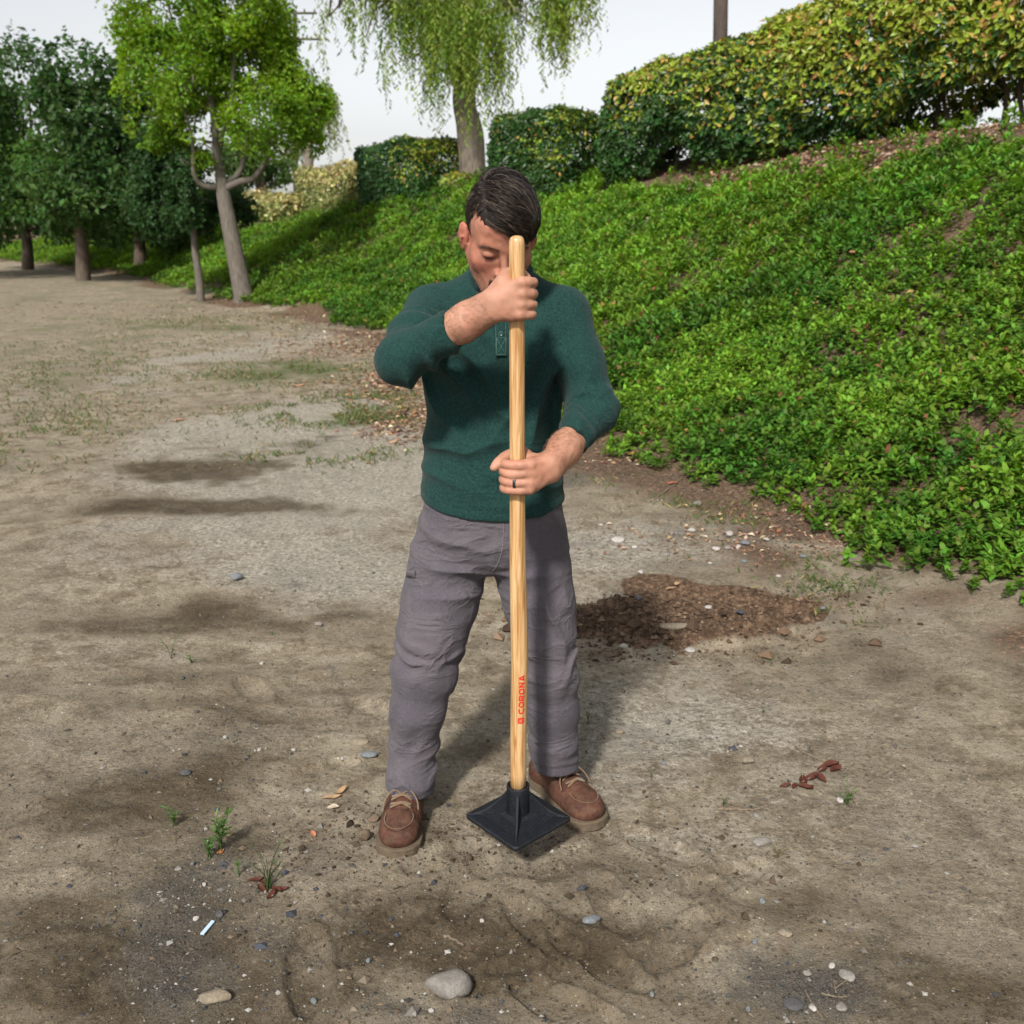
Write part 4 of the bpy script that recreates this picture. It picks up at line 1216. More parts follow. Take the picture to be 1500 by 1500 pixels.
# skin colour per vertex: lips, cheeks, stubble, lids are the skin's own colours
def skin_cols(V):
    l = (V - HEADC) @ HR
    base = np.array([0.40, 0.205, 0.135])
    c = np.repeat(base[None], len(V), 0)
    inhead = (np.linalg.norm(l - np.array([0, -.03, -.02]), axis=1) < .16)[:, None]
    face = np.array([0.37, 0.165, 0.108])
    c = np.where(inhead, face, c)
    def g(ctr, r): return np.exp(-(((l - np.array(ctr)) / np.array(r)) ** 2).sum(1))[:, None] * inhead
    for s in (-1, 1):
        c = c * (1 - 0.5 * g((s * .042, -.07, -.035), (.02, .03, .016))) + np.array([0.42, 0.12, 0.085]) * 0.5 * g((s * .042, -.07, -.035), (.02, .03, .016))
        m = 0.6 * g((s * .082, .008, -.005), (.015, .025, .035)); c = c * (1 - m) + np.array([0.46, 0.13, 0.09]) * m
        m = 0.55 * g((s * .032, -.09, -.012), (.018, .02, .005)); c = c * (1 - m) + np.array([0.20, 0.085, 0.06]) * m
    m = 0.5 * g((0, -.114, -.036), (.014, .02, .014)); c = c * (1 - m) + np.array([0.45, 0.14, 0.10]) * m
    m = 0.75 * g((0, -.10, -.0755), (.021, .02, .0075)); c = c * (1 - m) + np.array([0.35, 0.11, 0.09]) * m
    m = 0.45 * g((0, -.06, -.100), (.06, .07, .025)); c = c * (1 - m) + np.array([0.22, 0.13, 0.10]) * m
    mot = 1 + 0.24 * fbm(V, 60, 3, 8)[:, None] + 0.14 * fbm(V, 16, 2, 9)[:, None]
    red = np.clip(fbm(V, 22, 3, 12), 0, 1)[:, None]
    c = c * mot * (1 - red * np.array([0.0, 0.16, 0.18]))
    # knuckles a little redder
    for k, v in FING.items():
        q = v if not isinstance(v, tuple) else v[2]
        d = np.exp(-((V - q) ** 2).sum(1) / .011 ** 2)[:, None] * 0.35
        c = c * (1 - d) + np.array([0.46, 0.19, 0.13]) * d
    return c

def skin_mat():
    m, nt, b, out = newmat("skin")
    a = N(nt, "ShaderNodeVertexColor"); a.layer_name = "Col"
    co = coords(nt)
    n = noise_node(nt, 420, 3, 0.6, co); n2 = noise_node(nt, 1400, 2, 0.5, co)
    nt.links.new(mixc(nt, 0.25, a.outputs['Color'], ramp(nt, n.outputs['Fac'], [(0.35, (0.75, .7, .68)), (0.65, (1.15, 1.1, 1.1))]).outputs[0], 'MULTIPLY'), b.inputs['Base Color'])
    b.inputs['Roughness'].default_value = 0.46
    b.inputs['Specular IOR Level'].default_value = 0.42
    b.inputs['Subsurface Weight'].default_value = 0.22
    b.inputs['Subsurface Radius'].default_value = (1.0, 0.35, 0.2)
    b.inputs['Subsurface Scale'].default_value = 0.006
    bump(nt, b, mathn(nt, 'ADD', n.outputs['Fac'], n2.outputs['Fac']), 0.35, 0.0025)
    return m

man_base = np.array([-0.05, 2.45, 0.0])
man = empty("person", tuple(man_base))
tag(man, "man in green henley and grey work trousers with head bowed over the tool", "person")
bV, bQ = build_body()
body = child("body", mesh_np("body", bV, None, bQ, True, skin_cols(bV)), skin_mat(), man)

# ------------------------------------------------------------------ clothes
def fabric(name, c0, c1, wscale, bstr, rough=0.9, heather=0.5, sheen=0.3, fade=None, wr=0, ws=0.7):
    m, nt, b, out = newmat(name)
    co = coords(nt)
    n0 = noise_node(nt, wscale, 2, 0.5, co)
    n1 = noise_node(nt, wscale * 0.18, 6, 0.8, co)
    n2 = noise_node(nt, 6, 4, 0.6, co)
    mp = N(nt, "ShaderNodeMapping"); mp.inputs['Scale'].default_value = (1, 1, 0.25); nt.links.new(co, mp.inputs['Vector'])
    n3 = noise_node(nt, wscale * 0.8, 3, 0.6, mp.outputs[0])
    f = mathn(nt, 'ADD', mathn(nt, 'MULTIPLY', n3.outputs['Fac'], heather), mathn(nt, 'MULTIPLY', n1.outputs['Fac'], 1 - heather))
    c = ramp(nt, f, [(0.36, c0), (0.64, c1)]).outputs[0]
    if fade is not None:
        c = mixc(nt, mathn(nt, 'MULTIPLY', ramp(nt, n2.outputs['Fac'], [(0.42, 0.0), (0.7, 1.0)]).outputs[0], 0.5), c, fade)
    nt.links.new(c, b.inputs['Base Color'])
    b.inputs['Roughness'].default_value = rough
    b.inputs['Specular IOR Level'].default_value = 0.15
    b.inputs['Sheen Weight'].default_value = sheen
    b.inputs['Sheen Roughness'].default_value = 0.5
    n = bump(nt, None, n2.outputs['Fac'], 0.15, 0.01)
    if wr:
        # small creases: ridges of a warped noise, longer across the limb than along it
        m2 = N(nt, "ShaderNodeMapping"); m2.inputs['Scale'].default_value = (0.7, 0.7, 1.5); m2.inputs['Rotation'].default_value = (0.2, 0.5, 0.3); nt.links.new(co, m2.inputs['Vector'])
        n5 = noise_node(nt, wr, 3, 0.5, m2.outputs[0], 0.7)
        rd = mathn(nt, 'SUBTRACT', 1.0, mathn(nt, 'ABSOLUTE', mathn(nt, 'MULTIPLY', mathn(nt, 'SUBTRACT', n5.outputs['Fac'], 0.5), 6.0)))
        rd = mathn(nt, 'POWER', mathn(nt, 'MAXIMUM', rd, 0.0), 1.6)
        rd = mathn(nt, 'MULTIPLY', rd, ramp(nt, n2.outputs['Fac'], [(0.42, 0.0), (0.6, 1.0)]).outputs[0])
        n = bump(nt, None, rd, ws, 0.007, n)
    bump(nt, b, n0.outputs['Fac'], bstr, 0.0015, n)
    return m
M['shirt'] = fabric("green_knit", (0.0016, 0.0110, 0.0105), (0.0175, 0.0600, 0.0530), 900, 0.5, 0.92, 0.55, 0.06, None, 11, 0.32)
M['trouser'] = fabric("grey_canvas", (0.048, 0.043, 0.053), (0.108, 0.097, 0.113), 1100, 0.5, 0.9, 0.6, 0.06, (0.14, 0.122, 0.13), 11)
M['thread'] = fabric("thread", (0.12, 0.11, 0.12), (0.2, 0.18, 0.19), 900, 0.3)
M['green_thread'] = fabric("green_thread", (0.02, 0.07, 0.06), (0.045, 0.125, 0.105), 900, 0.3)

def axis_fold(p, a, b, freq, seed, amp, lo=0.0, hi=1.0, skew=0.6, r=0.12):
    """rings of soft folds round a limb, between fractions lo and hi of a-b"""
    a = np.asarray(a, np.float32); b = np.asarray(b, np.float32); ab = b - a; L = float(np.linalg.norm(ab)); u = ab / L
    q = p - a; t = q @ u
    rad = np.linalg.norm(q - t[:, None] * u, axis=1)
    w = sstep(lo * L - .03, lo * L + .03, t) * sstep(hi * L + .03, hi * L - .03, t) * sstep(r, r * .75, rad)
    ph = t * freq + skew * (vnoise(p, 9, seed) * 2.2) + 0.5 * vnoise(p, 18, seed + 1)
    s = np.sin(ph + 0.55 * np.sin(ph))
    ridge = (1.12 - np.sqrt(s * s + .09)) * 2.0 - 0.7
    return amp * w * ridge * sstep(-0.55, 0.65, vnoise(p, 11, seed + 2))

def dir_fold(p, o, d, across, length, width, amp, freq, seed):
    """a fan of straight drag lines starting at o running along d"""
    o = np.asarray(o, np.float32); d = unit(d).astype(np.float32); c = unit(across).astype(np.float32)
    q = p - o; t = q @ d; s = q @ c
    w = sstep(-0.02, 0.05, t) * sstep(length, length * 0.3, t) * np.exp(-(s / width) ** 2)
    q_ = np.sin(0.5 * s * freq * (1.0 - 0.25 * t / length) + 1.5 * vnoise(p, 8, seed))
    return amp * w * ((1 - np.abs(q_)) ** 1.3 * 2 - 0.7)

def build_shirt():
    S = Shape()
    rows = [(738, 770, 2.525, .186, .132), (722, 735, 2.525, .186, .132), (720, 690, 2.527, .178, .128), (720, 650, 2.53, .172, .124), (721, 600, 2.53, .170, .122),
            (723, 550, 2.53, .174, .124), (726, 505, 2.535, .178, .122), (729, 470, 2.54, .170, .108), (731, 440, 2.545, .140, .086), (733, 415, 2.55, .100, .068), (733, 395, 2.555, .068, .055)]
    cs = [P(x if i else 722, y, Y) for i, (x, y, Y, _, _) in enumerate(rows)]
    S.add(loft_fn(cs, [r[3] for r in rows], [r[4] for r in rows], 2.3), P(725, 580, 2.53), 0.55, 0.0)
    # chest and shoulder blades
    S.ell(P(680, 505, 2.47), (.085, .06, .075), .05); S.ell(P(775, 505, 2.47), (.085, .06, .075), .05)
    nk = P(733, 402, 2.55)
    for sh in (SH_L, SH_R):
        S.cap(nk + (sh - nk) * 0.15 + np.array([0, 0, -.035]), sh + np.array([0, 0, .002]), .058, .058, .035)
    # sleeves
    S.chain([SH_L, SH_L + (EL_L - SH_L) * .55, EL_L], [.062, .060, .0535], .025)
    cL = EL_L + (WR_L - EL_L) * 0.60; cR = EL_R + (WR_R - EL_R) * 0.545
    def capd(a, b, ra, rb, o, n):
        a = np.asarray(a, np.float32); b = np.asarray(b, np.float32); ab = b - a; L2 = float(ab @ ab); o = np.asarray(o, np.float32); n = np.asarray(unit(n), np.float32)
        def f(p):
            t = np.clip(((p - a) @ ab) / L2, 0, 1)
            d = np.linalg.norm(p - a - t[..., None] * ab, axis=-1) - (ra + (rb - ra) * t)
            return smax(d, (p - o) @ n, 0.004)
        return f
    for el, wr, cf, r0, r1 in ((EL_L, WR_L, cL, .0540, .0440), (EL_R, WR_R, cR, .0530, .0430)):
        e2 = cf + (cf - el) * 0.15
        nrm = unit(wr - el)
        if el is EL_L: nrm = unit(nrm + np.array([-0.02, 0.0, -0.10]))
        S.add(capd(el, e2, r0, r1, cf, nrm), (el + e2) / 2, .24, .03)
    S.chain([SH_R, SH_R + (EL_R - SH_R) * .5, EL_R], [.062, .058, .0530], .025)
    # neck hole
    S.cap(P(733, 425, 2.545), hw((0, .022, -.06)), .066, .070, .006, 's')
    S.ell(P(728, 418, 2.49), (.058, .055, .036), .008, 's')
    # hem: lower in front of the fly than at the sides
    hem = [(612, 737), (640, 746), (690, 754), (740, 757), (790, 751), (829, 742)]
    hx = np.array([P(x, y, 2.45)[0] for x, y in hem]); hz = np.array([P(x, y, 2.45)[2] for x, y in hem])
    S.add(lambda p: np.interp(p[..., 0], hx, hz) - p[..., 2], P(722, 740, 2.5), 99., .004, 'i')
    ap_L = P(640, 515, 2.44); ap_R = P(815, 520, 2.44)
    def disp(p):
        d = 0.0022 * fbm(p * np.array([1, 1, 0.55], np.float32), 11, 3, 5)
        d += axis_fold(p, SH_L, EL_L, 75, 11, .0062, .05, .80, .9, .10)
        d += axis_fold(p, EL_L, cL, 80, 12, .0025, .45, .75, .8, .09)
        d += axis_fold(p, SH_R, EL_R, 60, 13, .0048, .30, 1.1, .9, .10)
        d += axis_fold(p, EL_R, cR, 95, 14, .0045, -.25, 1.0, .7, .09)
        d += dir_fold(p, ap_L, (0.5, -.1, -0.9), (0.9, 0, 0.45), .32, .12, .0105, 95, 21)
        d += dir_fold(p, ap_R, (-0.35, -.1, -0.9), (0.95, 0, -0.3), .34, .12, .0105, 90, 22)
        d += dir_fold(p, P(660, 440, 2.43), (0.75, 0, -0.65), (0.65, 0, 0.75), .18, .07, .0065, 110, 23)
        d += dir_fold(p, P(612, 640, 2.45), (1, 0, -0.18), (0.1, 0, 1), .30, .11, .0080, 75, 24)
        d += dir_fold(p, P(828, 700, 2.45), (-1, 0, -0.05), (0.05, 0, 1), .24, .09, .0075, 80, 25)
        # stitched cuff and hem lines
        for el, cf in ((EL_L, cL), (EL_R, cR)):
            u = unit(cf - el).astype(np.float32); t = (p - cf.astype(np.float32)) @ u
            near = np.linalg.norm(p - cf, axis=1) < .09
            d -= .0008 * np.exp(-((t + .022) / .0030) ** 2) * near
        hz_ = np.interp(p[:, 0], hx, hz)
        mid_ = np.abs(p[:, 0] + .04) < .25
        d -= .0014 * np.exp(-((p[:, 2] - hz_ - .024) / .0022) ** 2) * mid_ * (p[:, 2] < 1.0)
        # sleeve seams
        for sh, sg in ((SH_L, 1), (SH_R, -1)):
            q = p - (sh + np.array([sg * .020, 0, 0])).astype(np.float32)
            s_ = q @ np.array([0.92 * sg, 0, 0.38], np.float32) * 1.0
            d -= .0016 * np.exp(-(s_ / .0022) ** 2) * (np.linalg.norm(q, axis=1) < .13)
        return d
    V, Q = surface(S, (-.46, 2.10, .74), (.42, 2.75, 1.60), 0.0038, disp)
    return V, Q, cL, cR
sV, sQ, CUF_L, CUF_R = build_shirt()
shirt = child("henley_shirt", mesh_np("henley_shirt", sV, None, sQ), M['shirt'], man)

def snap_front(px, py, V, rad=7):
    """front-most surface point of a garment at a pixel"""
    d = V - np.array([0, 0, CAM_H]); f = np.array([0, math.cos(PITCH), -math.sin(PITCH)]); u = np.array([0, math.sin(PITCH), math.cos(PITCH)])
    z = d @ f; x = 750 + FPX * (d @ np.array([1.0, 0, 0])) / z; y = 750 - FPX * (d @ u) / z
    m = np.hypot(x - px, y - py) < rad
    w = V[m]; zz = z[m]
    w = w[zz < zz.min() + 0.03]
    return w.mean(0)

# collar band: a ribbed ring round the neck
def collar():
    A = Acc()
    ctr = P(733, 404, 2.547); k = 40
    pts = []
    for i in range(k + 1):
        a = i / k * 2 * math.pi
        x = math.cos(a) * .074; y = math.sin(a) * .068
        fr = max(0.0, -math.sin(a))
        pts.append(ctr + np.array([x, y - .010 * fr, .020 * math.sin(a) - .020 * fr ** 1.5 + .006]))
    A.tube(pts, .0105, 8, None, False, 1.0)
    V, T, Q = tube_np(pts, .0065, 8, False)
    # squash into a standing band
    V2 = V.copy(); p = np.repeat(np.asarray(pts), 8, 0); V2[:, 2] = p[:, 2] + (V[:, 2] - p[:, 2]) * 2.6
    return mesh_np("collar", V2, None, Q)
child("collar", collar(), M['shirt'], shirt)

# button placket with one button and the stitched cross
def placket():
    ps = [snap_front(734, y, sV, 5) for y in (440, 460, 480, 500, 521)]
    ps = smooth_path(ps, 14); ps[:, 1] -= .0038
    W = .0135; V = []; 
    for p in ps:
        for s in (-1, -.8, .8, 1):
            V.append(p + np.array([s * W, (-.0012 if abs(s) < .9 else .003), 0]))
    V = np.array(V); Q = []
    for i in range(len(ps) - 1):
        for j in range(3):
            a = i * 4 + j; Q.append((a, a + 1, a + 5, a + 4))
    return mesh_np("placket", V, None, np.array(Q)[:, ::-1]), ps
pm, pps = placket()
plk = child("placket", pm, M['shirt'], shirt)
A = Acc()
lo_, hi_ = pps[-1], pps[-5]
zl, zh = pps[-1][2] + .002, pps[-5][2]
yy = lambda z: float(np.interp(z, pps[::-1, 2], pps[::-1, 1])) - .0022
xx = float(pps[-1][0])
def st(x0, z0, x1, z1): A.tube([np.array([xx + x0, yy(z0), z0]), np.array([xx + (x0 + x1) / 2, yy((z0 + z1) / 2), (z0 + z1) / 2]), np.array([xx + x1, yy(z1), z1])], .0007, 4)
for sx_ in (-.0115, .0115): A.tube([p + np.array([sx_, -.0022, 0]) for p in pps], .0006, 4)
st(-.011, zl, .011, zl); st(-.011, zh, .011, zh); st(-.011, zl, -.011, zh); st(.011, zl, .011, zh); st(-.011, zl, .011, zh); st(-.011, zh, .011, zl)
child("stitching", A.mesh("stitching"), M['green_thread'], shirt)
def button_mesh(c, r):
    A = Acc(); prof = [(0.0, .0012), (.45, .0010), (.62, .0022), (.85, .0026), (1.0, .0012), (1.0, -.001)]
    V = []; n = 20
    for rr, h in prof:
        for i in range(n):
            a = i / n * 2 * math.pi; V.append(c + np.array([math.cos(a) * r * max(rr, .02), -h, math.sin(a) * r * max(rr, .02)]))
    Q = [(k * n + i, k * n + (i + 1) % n, (k + 1) * n + (i + 1) % n, (k + 1) * n + i) for k in range(len(prof) - 1) for i in range(n)]
    return mesh_np("button", np.array(V), None, np.array(Q))
mb, nt, bb, _ = newmat("button"); bb.inputs['Base Color'].default_value = (.03, .07, .06, 1); bb.inputs['Roughness'].default_value = .35
bc = pps[np.argmin([abs(proj(p)[1] - 487) for p in pps])] + np.array([0, -.0022, 0])
child("button", button_mesh(bc, .0058), mb, shirt)

def build_trousers():
    S = Shape()
    rows = [(722, 715, 2.525, .172, .118), (722, 745, 2.525, .180, .122), (721, 775, 2.525, .187, .126), (720, 800, 2.525, .190, .124), (719, 812, 2.52, .150, .110), (717, 832, 2.52, .030, .07)]
    cs = [P(x, y, Y) for x, y, Y, _, _ in rows]
    S.add(loft_fn(cs, [r[3] for r in rows], [r[4] for r in rows], 2.5), P(720, 775, 2.52), .32)
    LL = [(664, 790, 2.52, .090), (655, 830, 2.515, .096), (645, 880, 2.50, .094), (632, 930, 2.475, .087), (620, 985, 2.455, .077), (611, 1040, 2.45, .069), (606, 1090, 2.462, .0615), (601, 1140, 2.432, .0590), (601, 1195, 2.425, .0580)]
    RL = [(774, 790, 2.52, .090), (780, 830, 2.515, .093), (789, 880, 2.505, .088), (798, 930, 2.49, .078), (806, 985, 2.475, .068), (808, 1040, 2.485, .0645), (811, 1090, 2.495, .0610), (815, 1125, 2.502, .0560), (817, 1160, 2.504, .0545)]
    for leg, (hx_, hy_) in ((LL, (601, 1167)), (RL, (816, 1135))):
        pts = [P(x, y, Y) for x, y, Y, _ in leg]; rad = [r for *_, r in leg]
        S.chain(pts, rad, .03)
        S.chain([pts[0] + np.array([0, .02, 0]), pts[2] + np.array([0, .02, 0])], [rad[0] * .95, rad[2] * .93], .03)
    # cut the legs at the hems, each at its own tilt
    zl, zr = P(601, 1174, 2.368)[2], P(816, 1136, 2.455)[2] + .006; LX = P(601, 1174, 2.368)[0]
    def cut(p):
        left = zl - p[..., 2] - .12 * (p[..., 0] - LX)
        right = zr - p[..., 2] - .05 * (p[..., 1] - 2.45)
        return np.where(p[..., 0] < -.04, left, right)
    S.add(cut, P(700, 1150, 2.45), 99., .003, 'i')
    kl, al = P(620, 985, 2.455), P(600, 1168, 2.455); kr, ar = P(806, 985, 2.475), P(816, 1138, 2.51)
    hl, hr = P(654, 815, 2.52), P(782, 815, 2.52)
    cro = P(714, 836, 2.45)
    def disp(p):
        d = .0024 * fbm(p * np.array([1, 1, .6], np.float32), 9, 3, 15)
        d += axis_fold(p, kl, al, 48, 31, .0095, .55, .84, 1.5, .11)
        d += axis_fold(p, kr, ar, 50, 32, .0085, .62, .90, 1.5, .11)
        d += axis_fold(p, hl, kl, 42, 33, .0090, .72, 1.12, 1.6, .13)
        d += axis_fold(p, kl, al, 28, 36, .0050, .1, .55, 2.2, .12)
        d += axis_fold(p, kr, ar, 30, 37, .0050, .1, .6, 2.2, .12)
        d += axis_fold(p, hr, kr, 40, 34, .0075, .75, 1.15, 1.6, .13)
        d += dir_fold(p, cro, (-.85, -.1, -.1), (.1, 0, 1), .24, .09, .0100, 85, 41)
        d += dir_fold(p, cro, (.85, -.1, .0), (.1, 0, 1), .22, .08, .0060, 85, 42)
        d += dir_fold(p, P(800, 860, 2.43), (.25, 0, -1), (1, 0, .2), .28, .06, .0090, 110, 43)
        # hem stitching, fly and pocket seams
        d -= .0016 * np.exp(-(((zl + .024) - p[:, 2] - .12 * (p[:, 0] - LX)) / .0025) ** 2) * (p[:, 0] < -.04)
        d -= .0016 * np.exp(-(((zr + .024) - p[:, 2] - .05 * (p[:, 1] - 2.45)) / .0025) ** 2) * (p[:, 0] > -.04)
        fx = np.interp(p[:, 2], [P(716, 838, 2.42)[2], P(733, 757, 2.41)[2]], [P(716, 838, 2.42)[0], P(731, 757, 2.41)[0]])
        d += .0012 * np.tanh((p[:, 0] - fx) / .0025) * np.exp(-((p[:, 0] - fx) / .018) ** 2) * (p[:, 1] < 2.50) * (p[:, 2] > P(716, 838, 2.42)[2])
        # slanted hip pocket
        a = P(628, 752, 2.42); b = P(608, 800, 2.46); u = unit(b - a); q = p - a.astype(np.float32); t = q @ u.astype(np.float32)
        nn = np.linalg.norm(q - t[:, None] * u, axis=1)
        d -= .0022 * np.exp(-(nn / .004) ** 2) * (t > 0) * (t < .12)
        return d
    V, Q = surface(S, (-.44, 2.28, .03), (.34, 2.76, 1.0), 0.0044, disp)
    return V, Q
tV, tQ = build_trousers()
trousers = child("work_trousers", mesh_np("work_trousers", tV, None, tQ), M['trouser'], man)

# seams as thread and the tool pocket on the thigh
def seam(pxs, name, r=.0009, V=tV):
    pts = smooth_path([snap_front(x, y, V, 6) + np.array([0, -.0012, 0]) for x, y in pxs], 24)
    A = Acc(); A.tube(pts, r, 5); return child(name, A.mesh(name), M['thread'], trousers)
seam([(737, 762), (737, 790), (735, 808), (729, 826), (722, 836)], "fly_stitch")
def flap():
    ps = smooth_path([snap_front(x, y, tV, 5) for x, y in ((593, 842), (601, 841), (609, 840))], 8)
    n = len(ps); V = []
    for h, o in ((.010, .000), (.009, .004), (-.010, .005), (-.011, .000)):
        for p in ps: V.append(p + np.array([-.001, -o, h]))
    Q = [(k * n + i, k * n + i + 1, (k + 1) * n + i + 1, (k + 1) * n + i) for k in range(3) for i in range(n - 1)]
    return mesh_np("pocket_flap", np.array(V), None, np.array(Q)[:, ::-1])
child("pocket_flap", flap(), M['trouser'], trousers)

# ------------------------------------------------------------------ hair
def hair_mat():
    m, nt, b, out = newmat("hair")
    g = N(nt, "ShaderNodeNewGeometry")
    c = ramp(nt, g.outputs['Random Per Island'], [(0.0, (0.005, 0.0035, 0.003)), (0.5, (0.015, 0.0105, 0.008)), (0.85, (0.04, 0.028, 0.021)), (1.0, (0.17, 0.13, 0.10))])
    nt.links.new(c.outputs[0], b.inputs['Base Color'])
    b.inputs['Roughness'].default_value = 0.42; b.inputs['Specular IOR Level'].default_value = 0.3
    return m
M['hair'] = hair_mat()
HC = np.array([0, .014, .036]); HRD = np.array([.0765, .1010, .0860])

def hairline(l):
    """signed: positive inside the hairy scalp, local head coordinates"""
    x, y, z = l[..., 0], l[..., 1], l[..., 2]
    front = np.interp(x, [-.085, -.06, -.045, -.02, .01, .035, .055, .085], [.020, .030, .066, .064, .050, .048, .050, .020])
    v = z - front                                  # above the forehead line
    side = np.interp(y, [-.12, -.052, -.040, -.018, .0, .02, .05, .12], [.30, .05, -.030, -.032, .020, -.02, -.055, -.08])
    v2 = z - side
    return np.where(y < -.050, v, np.where(np.abs(x) > .05, v2, np.where(y < .0, v, v2)))

def hair_cap():
    S = Shape()
    S.ell(hw(HC), HRD, 0, 'u', HR)
    S.ell(hw((.012, -.045, .062)), (.055, .045, .040), .025, 'u', HR)     # the swept fringe
    def cut(p):
        l = (p - HEADC.astype(np.float32)) @ HR.astype(np.float32)
        return -hairline(l) * 0.6
    S.add(cut, hw((0, 0, 0)), 9., .004, 'i')
    def disp(p):
        l = (p - HEADC.astype(np.float32)) @ HR.astype(np.float32)
        top = sstep(.03, .06, l[:, 2])
        ph = (l[:, 1] * 1.0 + 0.55 * l[:, 0]) 
        d = .0018 * vnoise(np.stack([ph * 170, l[:, 0] * 22, l[:, 2] * 30], -1), 1, 4) * top
        part = np.exp(-((l[:, 0] + .043) / .004) ** 2) * sstep(.06, .09, l[:, 2]) * (l[:, 1] < .06)
        return d + .003 * fbm(l, 26, 2, 6) - .002 * part + 0.002 * top * sstep(-.04, .02, l[:, 0])
    V, Q = surface(S, HEADC - .16, HEADC + .17, .0030, disp)
    return mesh_np("hair", V, None, Q)
hair = child("hair", hair_cap(), M['hair'], man)

def strands():
    rng = np.random.default_rng(77)
    A = Acc()
    n = 6000; made = 0
    while made < n:
        v = unit(rng.normal(size=3))
        l = HC + v * HRD
        if hairline(l) < -0.001: continue
        top = l[2] > .055 and l[0] > -.046
        if not top and rng.uniform() < 0.15: continue
        made += 1
        L = rng.uniform(.045, .085) if top else rng.uniform(.014, .03)
        k = 6; p = l.copy(); pts = []
        lift = rng.uniform(.000, .0060) if top else rng.uniform(0, .0015)
        jit = rng.normal(size=3) * .16
        for i in range(k):
            s = i / (k - 1)
            nrm = unit((p - HC) / HRD ** 2)
            out = lift * (1.0 + 1.4 * math.sin(math.pi * s)) - (.0015 if i == 0 else 0) - .003 * s * s
            bul = .010 * math.exp(-(((p[0] - .012) / .05) ** 2 + ((p[1] + .055) / .05) ** 2 + ((p[2] - .07) / .05) ** 2))
            pts.append(hw(p + nrm * (out + bul)))
            if top: fl = np.array([0.80, -0.62, -0.15]) if p[1] < .03 else np.array([0.7, 0.1, -0.3])
            elif l[0] < -.03 or l[0] > .05: fl = np.array([0, .25, -1.0])
            else: fl = np.array([0.3, .3, -1.0])
            fl = fl + jit; fl = unit(fl - nrm * (fl @ nrm))
            p = p + fl * L / (k - 1); d = (p - HC) / HRD; p = HC + HRD * d / np.linalg.norm(d)
        A.tube(pts, np.linspace(.00075, .00025, k), 3, None, False)
    return A.mesh("hair_strands")
child("strand", strands(), M['hair'], hair)["kind"] = "stuff"

M['brow'] = newmat('brow_hair')[0]; M['brow'].node_tree.nodes['Principled BSDF'].inputs['Base Color'].default_value = (.07, .038, .026, 1)
def facial(name, fn, n, r, seed):
    rng = np.random.default_rng(seed); A = Acc()
    for _ in range(n):
        A.tube(fn(rng), np.array([r, r, r * .3]), 3, None, False)
    o = child(name, A.mesh(name), M['brow'] if name == 'eyebrow' else M['hair'], man); o['kind'] = 'stuff'; return o
BV_l = (bV - HEADC) @ HR
FACE = Shape(); head_shape(FACE)
def face_pt(x, z):
    ys = np.linspace(-.135, -.02, 116)
    l = np.stack([np.full(116, x), ys, np.full(116, z)], -1)
    d = FACE.ev((HEADC + l @ HR.T).astype(np.float32)[None])[0]
    k = int(np.argmax(d < 0))
    if k == 0: return np.array([x, -.08, z])
    f = d[k - 1] / (d[k - 1] - d[k])
    return np.array([x, ys[k - 1] + f * (ys[1] - ys[0]), z])
for s in (-1, 1):
    def brow(rng, s=s):
        t = rng.uniform(); x = s * (.012 + .038 * t); z = .0125 + .005 * math.sin(t * 2.4) + rng.normal() * .0020 * (1 - .5 * t)
        a = face_pt(x, z) + np.array([0, .0008, 0]); d = np.array([s * .007, .0006, .0022 - .004 * t])
        return [hw(a), hw(a + d * .5 + np.array([0, -.0016, 0])), hw(a + d)]
    facial("eyebrow", brow, 85, .00030, 5 + s)
def mous(rng):
    x = rng.uniform(-.027, .027); z = -.061 - .006 * (abs(x) / .027) ** 2 + rng.normal() * .0025
    a = face_pt(x, z) + np.array([0, .0006, 0])
    d = np.array([math.copysign(.0035, x), -.0008, -.0065])
    return [hw(a), hw(a + d * .5 + np.array([0, -.0022, 0])), hw(a + d)]
facial("moustache", mous, 420, .00050, 9)
for s in (-1, 1):
    def lash(rng, s=s):
        x = s * (.019 + .026 * rng.uniform()); a = face_pt(x, -.0100)
        return [hw(a), hw(a + np.array([0, -.003, -.0015])), hw(a + np.array([s * .0006, -.0045, -.0018]))]
    facial("eyelash", lash, 40, .00038, 15 + s)

# hair on the forearms
def armhair():
    rng = np.random.default_rng(91); A = Acc()
    tot = 0
    for wr, cf in ((WR_L, CUF_L), (WR_R, CUF_R)):
        ax = unit(wr - cf); L = np.linalg.norm(wr - cf)
        q = bV - cf; t = q @ ax
        idx = np.nonzero((t > 0) & (t < L * .95) & (np.linalg.norm(q - t[:, None] * ax, axis=1) < .07))[0]
        for i in rng.choice(idx, 800):
            p = bV[i]; nn = unit((p - cf) - ax * ((p - cf) @ ax))
            d = unit(ax * .8 + np.cross(ax, nn) * (.5 + rng.normal() * .4) + nn * .25)
            h = rng.uniform(.006, .014)
            A.tube([p, p + d * h * .5 + nn * .0012, p + d * h + nn * .0006], np.array([.00015, .00014, .00006]), 3, None, False)
    return A.mesh("arm_hair")
mh, nt, bh, _ = newmat("arm_hair"); bh.inputs['Base Color'].default_value = (.13, .075, .042, 1); bh.inputs['Roughness'].default_value = .5
child("arm_hair", armhair(), mh, man)["kind"] = "stuff"

